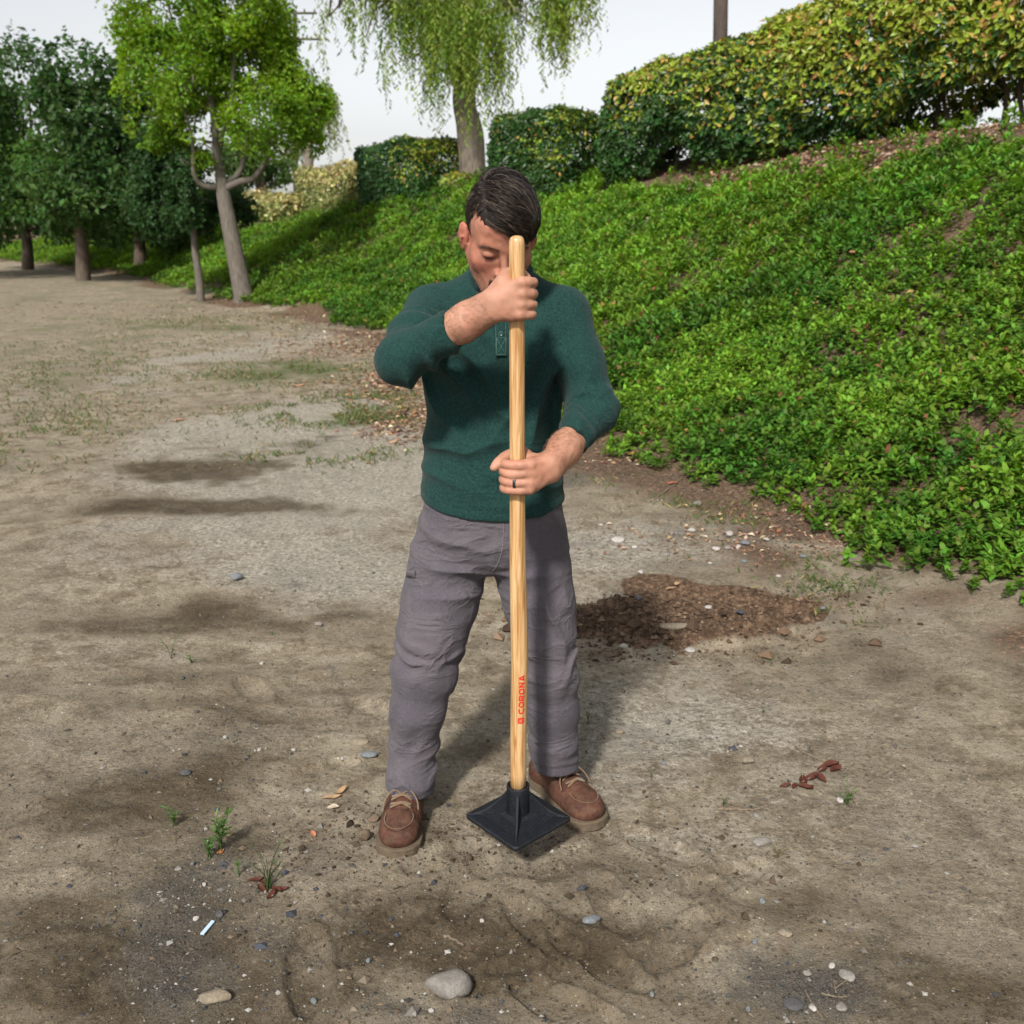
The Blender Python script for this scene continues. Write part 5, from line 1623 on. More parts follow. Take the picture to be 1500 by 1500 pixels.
# dark ring on the ring finger of the lower hand
mcp, ctl, pip, fr = FING['L2']
rc = ctl * 0.62 + pip * 0.38 + HY * .0005; ra = unit(pip - ctl)
ru = TAX; rv = np.cross(ra, ru)
A = Acc(); ns = 28; V = []
for dx, dr in ((-.0034, .0000), (-.0030, .0014), (.0030, .0014), (.0034, .0000)):
    for i in range(ns):
        a = i / ns * 2 * math.pi
        V.append(rc + ra * dx + (math.cos(a) * ru + math.sin(a) * rv) * (fr + .0030 + dr))
Q = [(k * ns + i, k * ns + (i + 1) % ns, (k + 1) * ns + (i + 1) % ns, (k + 1) * ns + i) for k in range(3) for i in range(ns)]
mr, nt, br, _ = newmat("dark_ring"); br.inputs['Base Color'].default_value = (.035, .04, .045, 1); br.inputs['Roughness'].default_value = .38; br.inputs['Metallic'].default_value = .5
child("ring", mesh_np("ring", np.array(V), None, np.array(Q)), mr, man)

# ------------------------------------------------------------------ boots
def leather():
    m, nt, b, out = newmat("brown_leather")
    co = coords(nt)
    n1 = noise_node(nt, 18, 6, .65, co); n2 = noise_node(nt, 350, 4, .6, co); n3 = noise_node(nt, 55, 5, .7, co)
    c = ramp(nt, n1.outputs['Fac'], [(.3, (.026, .009, .0065)), (.5, (.066, .023, .0145)), (.7, (.115, .047, .028))]).outputs[0]
    sx = N(nt, "ShaderNodeSeparateXYZ"); nt.links.new(co, sx.inputs[0])
    dust = mathn(nt, 'MULTIPLY', ramp(nt, n3.outputs['Fac'], [(.4, 0.0), (.7, 1.0)]).outputs[0], 0.55)
    c = mixc(nt, dust, c, (.145, .088, .054))
    nt.links.new(c, b.inputs['Base Color']); b.inputs['Roughness'].default_value = .74; b.inputs['Specular IOR Level'].default_value = .3
    bump(nt, b, mathn(nt, 'ADD', n2.outputs['Fac'], n3.outputs['Fac']), .5, .003)
    return m
M['leather'] = leather()
M['sole'] = stone_mat("sole", (.125, .092, .058), (.065, .047, .03), 60)
M['lace'] = fabric("lace", (.11, .07, .038), (.21, .14, .08), 700, .4)

def boot(toe, heel, label):
    toe = np.asarray(toe, float); heel = np.asarray(heel, float)
    f = unit(np.array([toe[0] - heel[0], toe[1] - heel[1], 0])); r = np.array([f[1], -f[0], 0.0]); r = -r if r[0] < 0 else r
    K = 1.10; L = .298 * K
    org = toe - f * L; org[2] = 0.0
    z0 = -.002
    def W(a, b_, c_): return org + (f * a + r * b_ * 1.06 + np.array([0, 0, c_])) * K
    R3 = np.stack([f, r, np.array([0, 0, 1.0])], 1); EK = np.array([K, K * 1.06, K])
    # outline of the sole: half widths along the length
    us = np.array([0, .012, .04, .09, .14, .19, .23, .26, .282, .294, .298]); ws = np.array([.004, .024, .036, .036, .037, .046, .051, .049, .038, .020, .003])
    uu = np.concatenate([np.linspace(0, .02, 6), np.linspace(.03, .26, 22), np.linspace(.268, .298, 9)]); wwid = np.interp(uu, us, ws)
    out = [(a, w) for a, w in zip(uu, wwid)] + [(a, -w) for a, w in zip(uu[::-1], wwid[::-1])]
    n = len(out); V = []
    for h, sc in ((0.0, .975), (.003, 1.0), (.0145, 1.0), (.0155, .985), (.0168, 1.0), (.0235, 1.0), (.0250, .985), (.0252, .80)):
        for a, w in out:
            toeup = .006 * max(0, (a - .22) / .08) ** 2
            V.append(W(.149 + (a - .149) * sc, w * sc, z0 + h + toeup))
    Q = [(k * n + i, k * n + (i + 1) % n, (k + 1) * n + (i + 1) % n, (k + 1) * n + i) for k in range(7) for i in range(n)]
    V.append(W(.149, 0, z0)); T = [(len(V) - 1, (i + 1) % n, i) for i in range(n)]
    root = empty("boot", tuple(org)); root.parent = man; root.location = tuple(org - man_base)
    if label: root["label"] = label
    child("sole", mesh_np("sole", np.array(V), np.array(T), np.array(Q), False), M['sole'], root)
    S = Shape()
    S.ell(W(.232, 0, .040), np.array((.061, .0450, .033)) * EK, 0, 'u', R3)              # toe box
    S.ell(W(.185, 0, .042), np.array((.075, .0425, .036)) * EK, .02, 'u', R3)
    S.ell(W(.135, 0, .047), np.array((.080, .0390, .040)) * EK, .025, 'u', R3)
    S.cap(W(.055, 0, .045), W(.060, 0, .165), .0370, .0420, .03)
    S.ell(W(.050, 0, .040), np.array((.044, .036, .045)) * EK, .02, 'u', R3)
    S.cap(W(.165, 0, .052), W(.085, 0, .105), .024, .027, .03)
    S.plane(W(0, 0, z0 + .022), (0, 0, -1)); S.plane(W(0, 0, .175), (0, 0, 1))
    def disp(p):
        q = ((p - org.astype(np.float32)) @ R3.astype(np.float32)) / EK.astype(np.float32)
        # moc-toe seam and creases across the vamp
        e = np.sqrt(((q[:, 0] - .232) / .046) ** 2 + (q[:, 1] / .034) ** 2)
        d = .0022 * np.exp(-((e - 1.0) / .045) ** 2) * (q[:, 2] > .035) * (q[:, 0] > .195) - .0016 * np.exp(-((e - .90) / .04) ** 2) * (q[:, 2] > .04) * (q[:, 0] > .195)
        cr = np.sin(q[:, 0] * 420 + 2.5 * vnoise(q, 40, 3)) * np.exp(-((q[:, 0] - .200) / .014) ** 2) * .0010
        d += cr + .0012 * vnoise(q, 30, 5)
        # tongue edges
        d -= .0022 * np.exp(-((np.abs(q[:, 1]) - .019) / .0025) ** 2) * (q[:, 0] > .07) * (q[:, 0] < .206) * (q[:, 2] > .06)
        return d
    V, Qs = surface(S, org + np.array([-.16, -.40, -.0]) - .12, org + np.array([.34, .2, .20]) + .12, .0030, disp)
    up = child("upper", mesh_np("upper", V, None, Qs), M['leather'], root)
    # laces: rungs across the tongue and a loose bow
    ql = ((V - org) @ R3) / EK
    def top(a, b_):
        m = (np.abs(ql[:, 0] - a) < .006) & (np.abs(ql[:, 1] - b_) < .006)
        return W(a, b_, ql[m, 2].max() + .0015) if m.any() else W(a, b_, .09)
    for i, a in enumerate((.202, .190, .178, .166)):
        A = Acc(); a2 = a + (.010 if i % 2 else -.010)
        A.tube(smooth_path([top(a, -.023), top((a + a2) / 2, 0) + np.array([0, 0, .003]), top(a2, .023)], 9), .0021, 6)
        A.tube(smooth_path([top(a2, -.023), top((a + a2) / 2, 0) + np.array([0, 0, .0055]), top(a, .023)], 9), .0021, 6)
        child("lace", A.mesh("lace"), M['lace'], root)
    for s in (-1, 1):
        A = Acc(); b0 = top(.172, 0) + np.array([0, 0, .006])
        A.tube(smooth_path([b0, b0 + r * s * .022 + np.array([0, 0, .010]), b0 + r * s * .040 + f * .012 + np.array([0, 0, -.008]), b0 + r * s * .046 + f * .030 + np.array([0, 0, -.028])], 14), .0018, 6)
        child("lace", A.mesh("lace"), M['lace'], root)
    # stitched seam round the toe
    A = Acc(); pts = []
    for i in range(25):
        a = -1.9 + 3.8 * i / 24
        q = top(.232 + math.cos(a) * .041, math.sin(a) * .0315); pts.append(q - np.array([0, 0, .0006]))
    A.tube(pts, .0010, 4, None, False); child("toe_stitch", A.mesh("toe_stitch"), M['lace'], root)
    return root
boot(G(580, 1262), G(602, 1165), None)
boot(G(876, 1219), G(795, 1147), None)
# ------------------------------------------------------------------ the tamper
def ash_mat():
    m, nt, b, out = newmat("ash_wood")
    co = coords(nt)
    mp = N(nt, "ShaderNodeMapping"); mp.inputs['Scale'].default_value = (1, 1, 0.035); nt.links.new(co, mp.inputs['Vector'])
    n1 = noise_node(nt, 130, 3, 0.5, mp.outputs[0], 0.8)
    mp2 = N(nt, "ShaderNodeMapping"); mp2.inputs['Scale'].default_value = (1, 1, 0.01); nt.links.new(co, mp2.inputs['Vector'])
    n2 = noise_node(nt, 700, 2, 0.5, mp2.outputs[0])
    c = ramp(nt, n1.outputs['Fac'], [(0.34, (0.34, 0.165, 0.055)), (0.45, (0.46, 0.265, 0.11)), (0.56, (0.56, 0.355, 0.17)), (0.70, (0.61, 0.42, 0.225))]).outputs[0]
    c = mixc(nt, 0.3, c, ramp(nt, n2.outputs['Fac'], [(0.35, (0.55, 0.5, 0.42)), (0.6, (1.1, 1.1, 1.1))]).outputs[0], 'MULTIPLY')
    nt.links.new(c, b.inputs['Base Color'])
    b.inputs['Roughness'].default_value = 0.36; b.inputs['Coat Weight'].default_value = 0.35; b.inputs['Coat Roughness'].default_value = 0.2
    bump(nt, b, n2.outputs['Fac'], 0.06, 0.001)
    return m
def iron_mat():
    m, nt, b, out = newmat("black_iron")
    co = coords(nt); n = noise_node(nt, 300, 3, .6, co); n2 = noise_node(nt, 40, 4, .6, co)
    nt.links.new(ramp(nt, n2.outputs['Fac'], [(.3, (.005, .006, .009)), (.7, (.010, .012, .017))]).outputs[0], b.inputs['Base Color'])
    b.inputs['Roughness'].default_value = .40; b.inputs['Specular IOR Level'].default_value = .32
    bump(nt, b, n.outputs['Fac'], .8, .004)
    return m
M['ash'] = ash_mat(); M['iron'] = iron_mat()
tamper = empty("tamper", tuple(TB)); tag(tamper, "hand tamper with ash wood handle and black square iron plate gripped by the man", "tamper")
# handle: slightly swelling shaft with a rounded end
ts = np.concatenate([[0.070 / TLEN], np.linspace(.09, .985, 60), [.990, .994, .997, .999, 1.0]])
rr = handle_r(ts); rr[-5:] *= np.array([.97, .90, .78, .58, .30])
def hpt(t): return TB + (TT - TB) * t + HX * .0042 * math.exp(-((t - .31) / .12) ** 2)
A = Acc(); A.tube([hpt(t) for t in ts], rr, 36)
child("handle", A.mesh("handle"), M['ash'], tamper)
# iron foot
UX, UY = HX, HY
rot45 = math.radians(-3.0)
cx = math.cos(rot45) * UX + math.sin(rot45) * UY; cy = -math.sin(rot45) * UX + math.cos(rot45) * UY   # towards the corners
def TP(a, b_, h): return TB + cx * a + cy * b_ + TAX * h
def plate():
    hd = .1345; n = 12; V = []
    # square with rounded corners, corners along +-cx and +-cy
    out = []
    for k in range(4):
        a0 = k * math.pi / 2
        for i in range(n):
            a = a0 - .30 + .60 * i / (n - 1)
            cc = (hd - .016) * np.array([math.cos(a0), math.sin(a0)]); out.append(cc + .0115 * np.array([math.cos(a0 + (a - a0) * 2.6), math.sin(a0 + (a - a0) * 2.6)]))
    m = len(out)
    for h, sc in ((-.009, .97), (-.006, 1.0), (.000, 1.0), (.003, .975), (.0055, .70), (.0115, .42), (.021, .22)):
        for q in out: V.append(TP(q[0] * sc, q[1] * sc, h))
    Q = [(k * m + i, k * m + (i + 1) % m, (k + 1) * m + (i + 1) % m, (k + 1) * m + i) for k in range(6) for i in range(m)]
    V.append(TP(0, 0, -.009)); T = [(len(V) - 1, (i + 1) % m, i) for i in range(m)]
    return mesh_np("plate", np.array(V), np.array(T), np.array(Q), False)
child("plate", plate(), M['iron'], tamper)
A = Acc()
prof = [(.0305, .004), (.0295, .02), (.0285, .05), (.0285, .088), (.0278, .0915), (.0245, .0925), (.0215, .0905), (.0205, .075)]
ns = 36; V = []
for r_, h in prof:
    for i in range(ns):
        a = i / ns * 2 * math.pi; V.append(TP(math.cos(a) * r_, math.sin(a) * r_, h))
Q = [(k * ns + i, k * ns + (i + 1) % ns, (k + 1) * ns + (i + 1) % ns, (k + 1) * ns + i) for k in range(len(prof) - 1) for i in range(ns)]
child("socket", mesh_np("socket", np.array(V), None, np.array(Q)), M['iron'], tamper)
for k in range(4):
    a0 = k * math.pi / 2; dx, dy = math.cos(a0), math.sin(a0); px_, py_ = -dy, dx
    V = []; n = 14
    for i in range(n):
        u = i / (n - 1); r_ = .024 + (.126 - .024) * u
        top = .066 * (1 - u) ** 2.1 + .010 * (1 - u) + .0045
        for w, h in ((.0058, -.001), (.0040, top - .003), (.0018, top), (-.0018, top), (-.0040, top - .003), (-.0058, -.001)):
            w2 = w * (1.1 - .35 * u); V.append(TP(dx * r_ + px_ * w2, dy * r_ + py_ * w2, h))
    Q = [(i * 6 + j, i * 6 + j + 1, i * 6 + 7 + j, i * 6 + 6 + j) for i in range(n - 1) for j in range(5)]
    child("rib", mesh_np("rib", np.array(V), None, np.array(Q), False), M['iron'], tamper)

# red lettering wrapped on the shaft
def red_mat():
    m, nt, b, out = newmat("red_print"); b.inputs['Base Color'].default_value = (.62, .022, .020, 1); b.inputs['Roughness'].default_value = .4
    return m
M['red'] = red_mat()
def wrap(V2, c_t, ang0, lift=.0006):
    """flat print (u along the handle, v across) laid on the shaft"""
    out = []
    for q_ in V2:
        u, v = q_[0], q_[1]
        h = c_t + u / TLEN; r_ = float(handle_r(h)) + lift + (q_[2] if len(q_) > 2 else 0)
        a = ang0 - v / r_
        out.append(hpt(h) + r_ * (HX * math.sin(a) - HY * math.cos(a)))
    return np.array(out)
def strip(path, w, closed=False):
    """one letter stroke as a mitred band"""
    p = np.asarray(path, float); n = len(p); V = []
    for k in range(n):
        a = p[k - 1] if (k or closed) else None; b = p[(k + 1) % n] if (k < n - 1 or closed) else None
        d0 = unit(p[k] - a) if a is not None else None; d1 = unit(b - p[k]) if b is not None else None
        d0 = d1 if d0 is None else d0; d1 = d0 if d1 is None else d1
        m = unit(d0 + d1); nn = np.array([-m[1], m[0]]); f = 1 / max(.35, float(m @ d1))
        V += [p[k] + nn * w / 2 * f, p[k] - nn * w / 2 * f]
    F = []
    for k in range(n if closed else n - 1):
        a, b, c, d = 2 * k, 2 * k + 1, 2 * ((k + 1) % n) + 1, 2 * ((k + 1) % n); F += [(a, b, c), (a, c, d)]
    return np.array(V), np.array(F)
def arc_pts(cx, cy, rx, ry, a0, a1, n=10): return [(cx + rx * math.cos(a), cy + ry * math.sin(a)) for a in np.linspace(math.radians(a0), math.radians(a1), n)]
def letters(word, pitch=1.28):
    w = .25; V, F, off, st_ = [], [], 0, 0
    o_ = arc_pts(.62, .62, .36, .26, 0, 90) + arc_pts(.40, .62, .28, .26, 90, 180) + arc_pts(.40, .38, .28, .26, 180, 270) + arc_pts(.62, .38, .36, .26, 270, 360)
    c_ = [(.98, .88)] + arc_pts(.40, .62, .28, .26, 90, 180) + arc_pts(.40, .38, .28, .26, 180, 270) + [(.98, .12)]
    r1 = [(.12, 0), (.12, .88)] + [(.66, .88)] + arc_pts(.70, .66, .20, .22, 80, -80, 8) + [(.66, .44), (.25, .44)]
    G_ = {'C': [(c_, 0)], 'O': [(o_, 1)], 'R': [(r1, 0), ([(.58, .36), (.95, 0)], 0)], 'N': [([(.12, 0), (.12, 1.0)], 0), ([(.88, 0), (.88, 1.0)], 0), ([(.14, .95), (.86, .05)], 0)], 'A': [([(.06, 0), (.50, 1.0)], 0), ([(.98, 0), (.54, 1.0)], 0), ([(.30, .27), (.74, .27)], 0)]}
    for i, ch in enumerate(word):
        for path, cl in G_[ch]:
            pp = [np.array(q, float) for q in path]; path = []
            for k in range(len(pp) if cl else len(pp) - 1):
                a_, b_ = pp[k], pp[(k + 1) % len(pp)]; m_ = max(1, int(np.linalg.norm(b_ - a_) / .14))
                path += [a_ + (b_ - a_) * (q / m_) for q in range(m_)]
            if not cl: path.append(pp[-1])
            v, f = strip(path, w, cl); st_ += 1; V.append(np.column_stack([v + [i * pitch, 0], np.full(len(v), (st_ % 3) * .00015)])); F.append(f + off); off += len(v)
    V = np.concatenate(V); V[:, 1] -= .5
    return V, np.concatenate(F)
tt = lambda py: float(min(np.linspace(0, 1, 1001), key=lambda t: abs(proj(TB + (TT - TB) * t)[1] - py)))
t0, t1 = tt(1040), tt(984)
tv, tf = letters("CORONA"); tv[:, 1] *= .0140
span = (t1 - t0) * TLEN
tv[:, 0] = (tv[:, 0] - tv[:, 0].min()) / (tv[:, 0].max() - tv[:, 0].min()) * span
ANG = math.radians(16)
def orient(V, F):
    return F
W_ = wrap(tv, t0, ANG)
child("lettering", mesh_np("lettering", W_, tf, None, False), M['red'], tamper)
# emblem below the letters: a rounded square with a ring and a leaf-like mark left open
def emblem():
    A = []; F = []
    s = .0082; n = 48
    def sq(k):
        a = k / n * 2 * math.pi; c_, s_ = math.cos(a), math.sin(a); e = 4.5
        q = (abs(c_) ** e + abs(s_) ** e) ** (-1 / e); return np.array([c_ * q * s, s_ * q * s])
    def ring(f0, f1):
        b = len(A)
        for k in range(n): A.append(f0(k))
        for k in range(n): A.append(f1(k))
        for k in range(n):
            k2 = (k + 1) % n; F.append((b + k, b + k2, b + n + k2)); F.append((b + k, b + n + k2, b + n + k))
    circ = lambda r_, gap=0: (lambda k: np.array([math.cos(k / n * 2 * math.pi), math.sin(k / n * 2 * math.pi)]) * r_)
    ring(sq, circ(.0056)); ring(circ(.0046), circ(.0026))
    b = len(A); A.append(np.array([0, 0]) + .0002)
    for k in range(n): A.append(circ(.0010)(k))
    for k in range(n): F.append((b, b + 1 + k, b + 1 + (k + 1) % n))
    return np.array(A), np.array(F)
ev, ef = emblem()
child("emblem", mesh_np("emblem", wrap(ev, tt(1050), ANG), ef, None, False), M['red'], tamper)

# ------------------------------------------------------------------ stones
import bmesh
def rock(w, d, h, seed, ang=0.35, sub=3):
    bm = bmesh.new(); bmesh.ops.create_icosphere(bm, subdivisions=sub, radius=1.0)
    V = np.array([v.co[:] for v in bm.verts]); F = np.array([[v.index for v in f.verts] for f in bm.faces]); bm.free()
    rng = np.random.default_rng(seed)
    # a few cut faces make it angular
    for _ in range(9):
        n = unit(rng.normal(size=3)); o = rng.uniform(.55, .9)
        dd = V @ n - o; V = np.where(dd[:, None] > 0, V - dd[:, None] * n * min(1, ang * 2.2), V)
    V = V * (1 + .10 * fbm(V + seed, 1.4, 3, seed) + .03 * fbm(V, 5, 2, seed))[:, None]
    return V * np.array([w, d, h]) * .5, F
def stone(px, py, w, h, mat, label, seed, sink=.25, yaw=0.0, group=None, depth=None, ang=.35, cat="stone", name="stone"):
    c = hit(px, py); Zc = c[1] * math.cos(PITCH) + (CAM_H - c[2]) * math.sin(PITCH)
    sc = Zc / FPX; W = w * sc; D = (depth or .8) * W
    H = max(.012, h * sc * .75)
    V, F = rock(W, D, H, seed, ang)
    ca, sa = math.cos(yaw), math.sin(yaw)
    V = np.stack([V[:, 0] * ca - V[:, 1] * sa, V[:, 0] * sa + V[:, 1] * ca, V[:, 2]], -1)
    V[:, 2] += H * .5 * (1 - 2 * sink)
    me = mesh_np(name, V, F)
    o = obj(name, me, M[mat]); o.location = (c[0], c[1], tz(c[0], c[1]))
    tag(o, label, cat, group); return o
GS = "stones lying on the dirt"
stone(657, 1456, 72, 62, 'st_grey', "largest grey stone half buried in the dirt with a sloping top", 1, .30, .3, GS, ang=.42)
stone(318, 1466, 54, 26, 'st_tan', "flat tan slab half buried in damp dirt", 2, .35, .1, GS, .5)
stone(867, 1351, 30, 16, 'st_blue', "flat pointed slate grey stone beside a shallow boot print", 3, .15, .4, GS, .55)
stone(1114, 1240, 33, 17, 'st_grey', "long grey stone with dried weed tucked beside it", 4, .12, .1, GS, .5)
stone(1095, 1118, 24, 15, 'st_tan', "tan wedge stone between the loose soil and the dead twig", 5, .2, .3, GS)
stone(540, 1108, 26, 13, 'st_blue', "smooth grey green pebble beside the man's trouser leg", 6, .2, 0, GS, .6, .2)
stone(526, 1087, 30, 12, 'st_tan', "buff flat stone level with the dirt by the trouser leg", 61, .42, 0, GS, .7, .2)
stone(346, 850, 20, 17, 'st_blue', "square grey stone standing on the pale path", 7, .15, .5, GS)
stone(467, 917, 13, 10, 'st_grey', "small two-toned stone on the damp part of the path", 8, .15, .2, GS)
stone(272, 1136, 17, 12, 'st_dark', "dark bluish stone near the leafy weeds", 9, .15, .2, GS)
stone(535, 1231, 20, 27, 'st_brown', "brown flaky chunk beside the toe of the boot", 10, .1, .8, GS, .7, .5)
stone(547, 1203, 22, 14, 'st_brown', "smaller brown chunk at the ankle of the boot", 11, .15, .2, GS, .7, .5)
stone(990, 921, 52, 14, 'st_tan', "long buff stone lying on the loose brown soil", 12, .25, .05, GS, .35, .25)
stone(914, 952, 15, 13, 'st_pale', "round whitish stone at the front edge of the loose soil", 13, .15, .3, GS)
stone(1011, 956, 16, 10, 'st_pale', "oblong pale stone at the front edge of the loose soil", 14, .2, .1, GS)
stone(936, 879, 15, 10, 'st_dark', "dark stone at the back edge of the loose soil", 15, .15, .1, GS)
stone(1037, 893, 14, 8, 'st_pale', "small pale stone in the middle of the loose soil", 16, .25, .1, GS)
stone(939, 841, 10, 9, 'st_pale', "small bright white stone on pale dirt behind the loose soil", 17, .15, 0, GS)
stone(906, 794, 23, 14, 'st_pale', "smooth white pebble at the edge of the dark gravelly soil", 18, .2, .15, GS, .7, .2)
stone(866, 1076, 1, 1, 'st_tan', "tan", 19) if False else None
stone(907, 1074, 15, 9, 'st_tan', "little tan stone beside the grass tuft at the trouser leg", 19, .2, .2, GS)
for i, (x, y, w, h) in enumerate([(1013, 778, 14, 9), (1021, 740, 16, 11), (1068, 784, 17, 10), (1092, 797, 19, 9), (1048, 806, 14, 10), (1066, 804, 13, 8), (1081, 803, 12, 8), (1089, 824, 14, 7), (1122, 792, 11, 6),
                                  (945, 799, 12, 7), (930, 803, 11, 7), (990, 783, 10, 7), (1176, 817, 13, 9), (975, 813, 12, 6), (1040, 826, 9, 5), (1100, 760, 8, 6), (880, 770, 9, 6), (1000, 800, 8, 6), (1140, 845, 9, 6), (1206, 893, 12, 7)]):
    stone(x, y, w, h, ('st_pale', 'st_grey', 'st_pale', 'st_blue')[i % 4] if i != 12 else 'st_blue', {0: "small white rounded stone", 1: "small grey rounded stone", 2: "small white rounded stone", 3: "small slate coloured rounded stone"}[i % 4 if i != 12 else 3] + " among the gravel at the foot of the green slope", 100 + i, .2, i * .7, {0: "small white stones", 1: "small grey stones", 2: "small white stones", 3: "small slate stones"}[i % 4 if i != 12 else 3] + " at the foot of the slope", .75, .25)
for i, (x, y, w, h, m) in enumerate([(1163, 1475, 32, 18, 'st_dark'), (1232, 1480, 20, 14, 'st_grey'), (1190, 1480, 14, 10, 'st_pale'), (1150, 1372, 24, 14, 'st_tan'), (1105, 1385, 10, 8, 'st_blue'), (1117, 1322, 12, 12, 'st_blue'),
                                     (1240, 1432, 26, 16, 'st_grey'), (1182, 1428, 14, 8, 'st_grey'), (1218, 1418, 12, 7, 'st_pale'), (955, 1462, 9, 9, 'st_blue'), (1067, 1463, 9, 8, 'st_dark'), (1096, 1484, 9, 8, 'st_blue'), (540, 1418, 9, 8, 'st_blue'), (460, 1473, 12, 9, 'st_blue'),
                                     (632, 1484, 10, 10, 'st_pale'), (288, 1349, 11, 9, 'st_pale'), (322, 1341, 16, 8, 'st_dark'), (300, 1300, 7, 6, 'st_pale'), (262, 1277, 12, 8, 'st_grey'), (282, 1268, 8, 6, 'st_blue'), (905, 1140, 10, 6, 'st_grey'), (972, 1120, 10, 7, 'st_blue'),
                                     (1108, 1198, 12, 9, 'st_grey'), (1230, 1175, 13, 10, 'st_pale'), (706, 1354, 8, 6, 'st_pale'), (1190, 1230, 8, 6, 'st_grey'), (380, 1100, 8, 6, 'st_pale'), (330, 1082, 8, 5, 'st_pale'), (430, 1100, 7, 5, 'st_pale'), (384, 973, 8, 5, 'st_pale'), (268, 995, 9, 8, 'st_dark'), (281, 993, 7, 6, 'st_dark'), (288, 1045, 7, 6, 'st_dark')]):
    kind = {'st_dark': "little dark stone", 'st_grey': "little grey stone", 'st_pale': "little whitish stone", 'st_blue': "little slate blue stone", 'st_tan': "little tan stone"}[m]
    stone(x, y, w, h, m, kind + " scattered on the open trodden dirt around the man", 200 + i, .2, i * .9, kind + "s on the trodden dirt", .8)

# ------------------------------------------------------------------ gravel and clods: nobody could count these
def gravel(name, n, spots, size, label, seed, pal):
    rng = np.random.default_rng(seed)
    BV = np.array([[1, 0, 0], [-1, 0, 0], [0, 1, 0], [0, -1, 0], [0, 0, 1], [0, 0, -1.0]]) * .5
    BF = np.array([[0, 2, 4], [2, 1, 4], [1, 3, 4], [3, 0, 4], [2, 0, 5], [1, 2, 5], [3, 1, 5], [0, 3, 5]])
    pal = np.array(pal); Vs, Fs, Cs = [], [], []; off = 0
    for (px, py, rx, ry, w) in spots:
        c = G(px, py); k = int(n * w)
        x = c[0] + rng.normal(size=k) * rx * .7; y = c[1] + rng.normal(size=k) * ry * .7
        ok = (y > .7) & (np.hypot((x + .03) / .32, (y - 2.38) / .16) > .0)
        x, y = x[ok], y[ok]; k = len(x)
        z = terrain(x, y); s = size * np.exp(rng.normal(size=k) * .62)
        sh = rng.uniform(.6, 1.3, (k, 1, 3)) * np.array([1, 1, .7])
        V = (BV[None] * (1 + .25 * rng.normal(size=(k, len(BV), 1)))) * sh * s[:, None, None]
        a = rng.uniform(0, 6.28, k); ca, sa = np.cos(a)[:, None], np.sin(a)[:, None]
        V = np.stack([V[..., 0] * ca - V[..., 1] * sa, V[..., 0] * sa + V[..., 1] * ca, V[..., 2]], -1)
        V += np.stack([x, y, z + s * .12], -1)[:, None]
        Vs.append(V.reshape(-1, 3)); Fs.append((BF[None] + (np.arange(k) * len(BV))[:, None, None] + off).reshape(-1, 3)); off += k * len(BV)
        Cs.append(np.repeat(pal[rng.integers(0, len(pal), k)] * rng.uniform(.6, 1.3, (k, 1)), len(BV), 0))
    o = obj(name, mesh_np(name, np.concatenate(Vs), np.concatenate(Fs), None, False, np.concatenate(Cs)), M['pebble'])
    return tag(o, label, "gravel", kind="stuff")
GP = [[.05, .047, .044], [.09, .084, .075], [.13, .12, .105], [.26, .25, .23], [.045, .05, .06], [.12, .09, .062], [.10, .075, .05], [.14, .115, .085]]
gravel("gravel", 1000, [(285, 1320, .28, .42, 1.7), (1180, 1450, .4, .2, .8), (640, 1492, .4, .1, .6), (1050, 780, .8, .4, 1.8), (560, 1400, .4, .2, .6), (330, 1080, .25, .16, .7), (900, 690, .5, .6, .9), (750, 1250, 1.3, .8, 1.6), (1000, 1100, .7, .6, 1.4), (400, 900, 1.3, .9, 1.0), (120, 1200, .6, .8, .8), (1400, 1200, .5, .7, .9)],
       .0042, "fine loose gravel sprinkled over the dirt", 701, GP)
gravel("soil_clods", 1000, [(965, 912, .50, .20, 1.9), (880, 920, .22, .16, .8), (1090, 880, .40, .09, .7), (980, 950, .4, .1, .4)], .0085, "crumbly clods of freshly dug brown soil", 702, [[.075, .047, .029], [.115, .075, .048], [.045, .028, .018], [.155, .108, .072]])
gravel("soil_crumbs", 600, [(600, 1240, .35, .12, .8), (720, 1300, .5, .2, .8), (560, 1210, .15, .1, .5), (900, 1250, .4, .2, .6)], .005, "crumbs of damp brown dirt around the boots", 703, [[.06, .042, .027], [.09, .066, .045], [.04, .03, .02]])

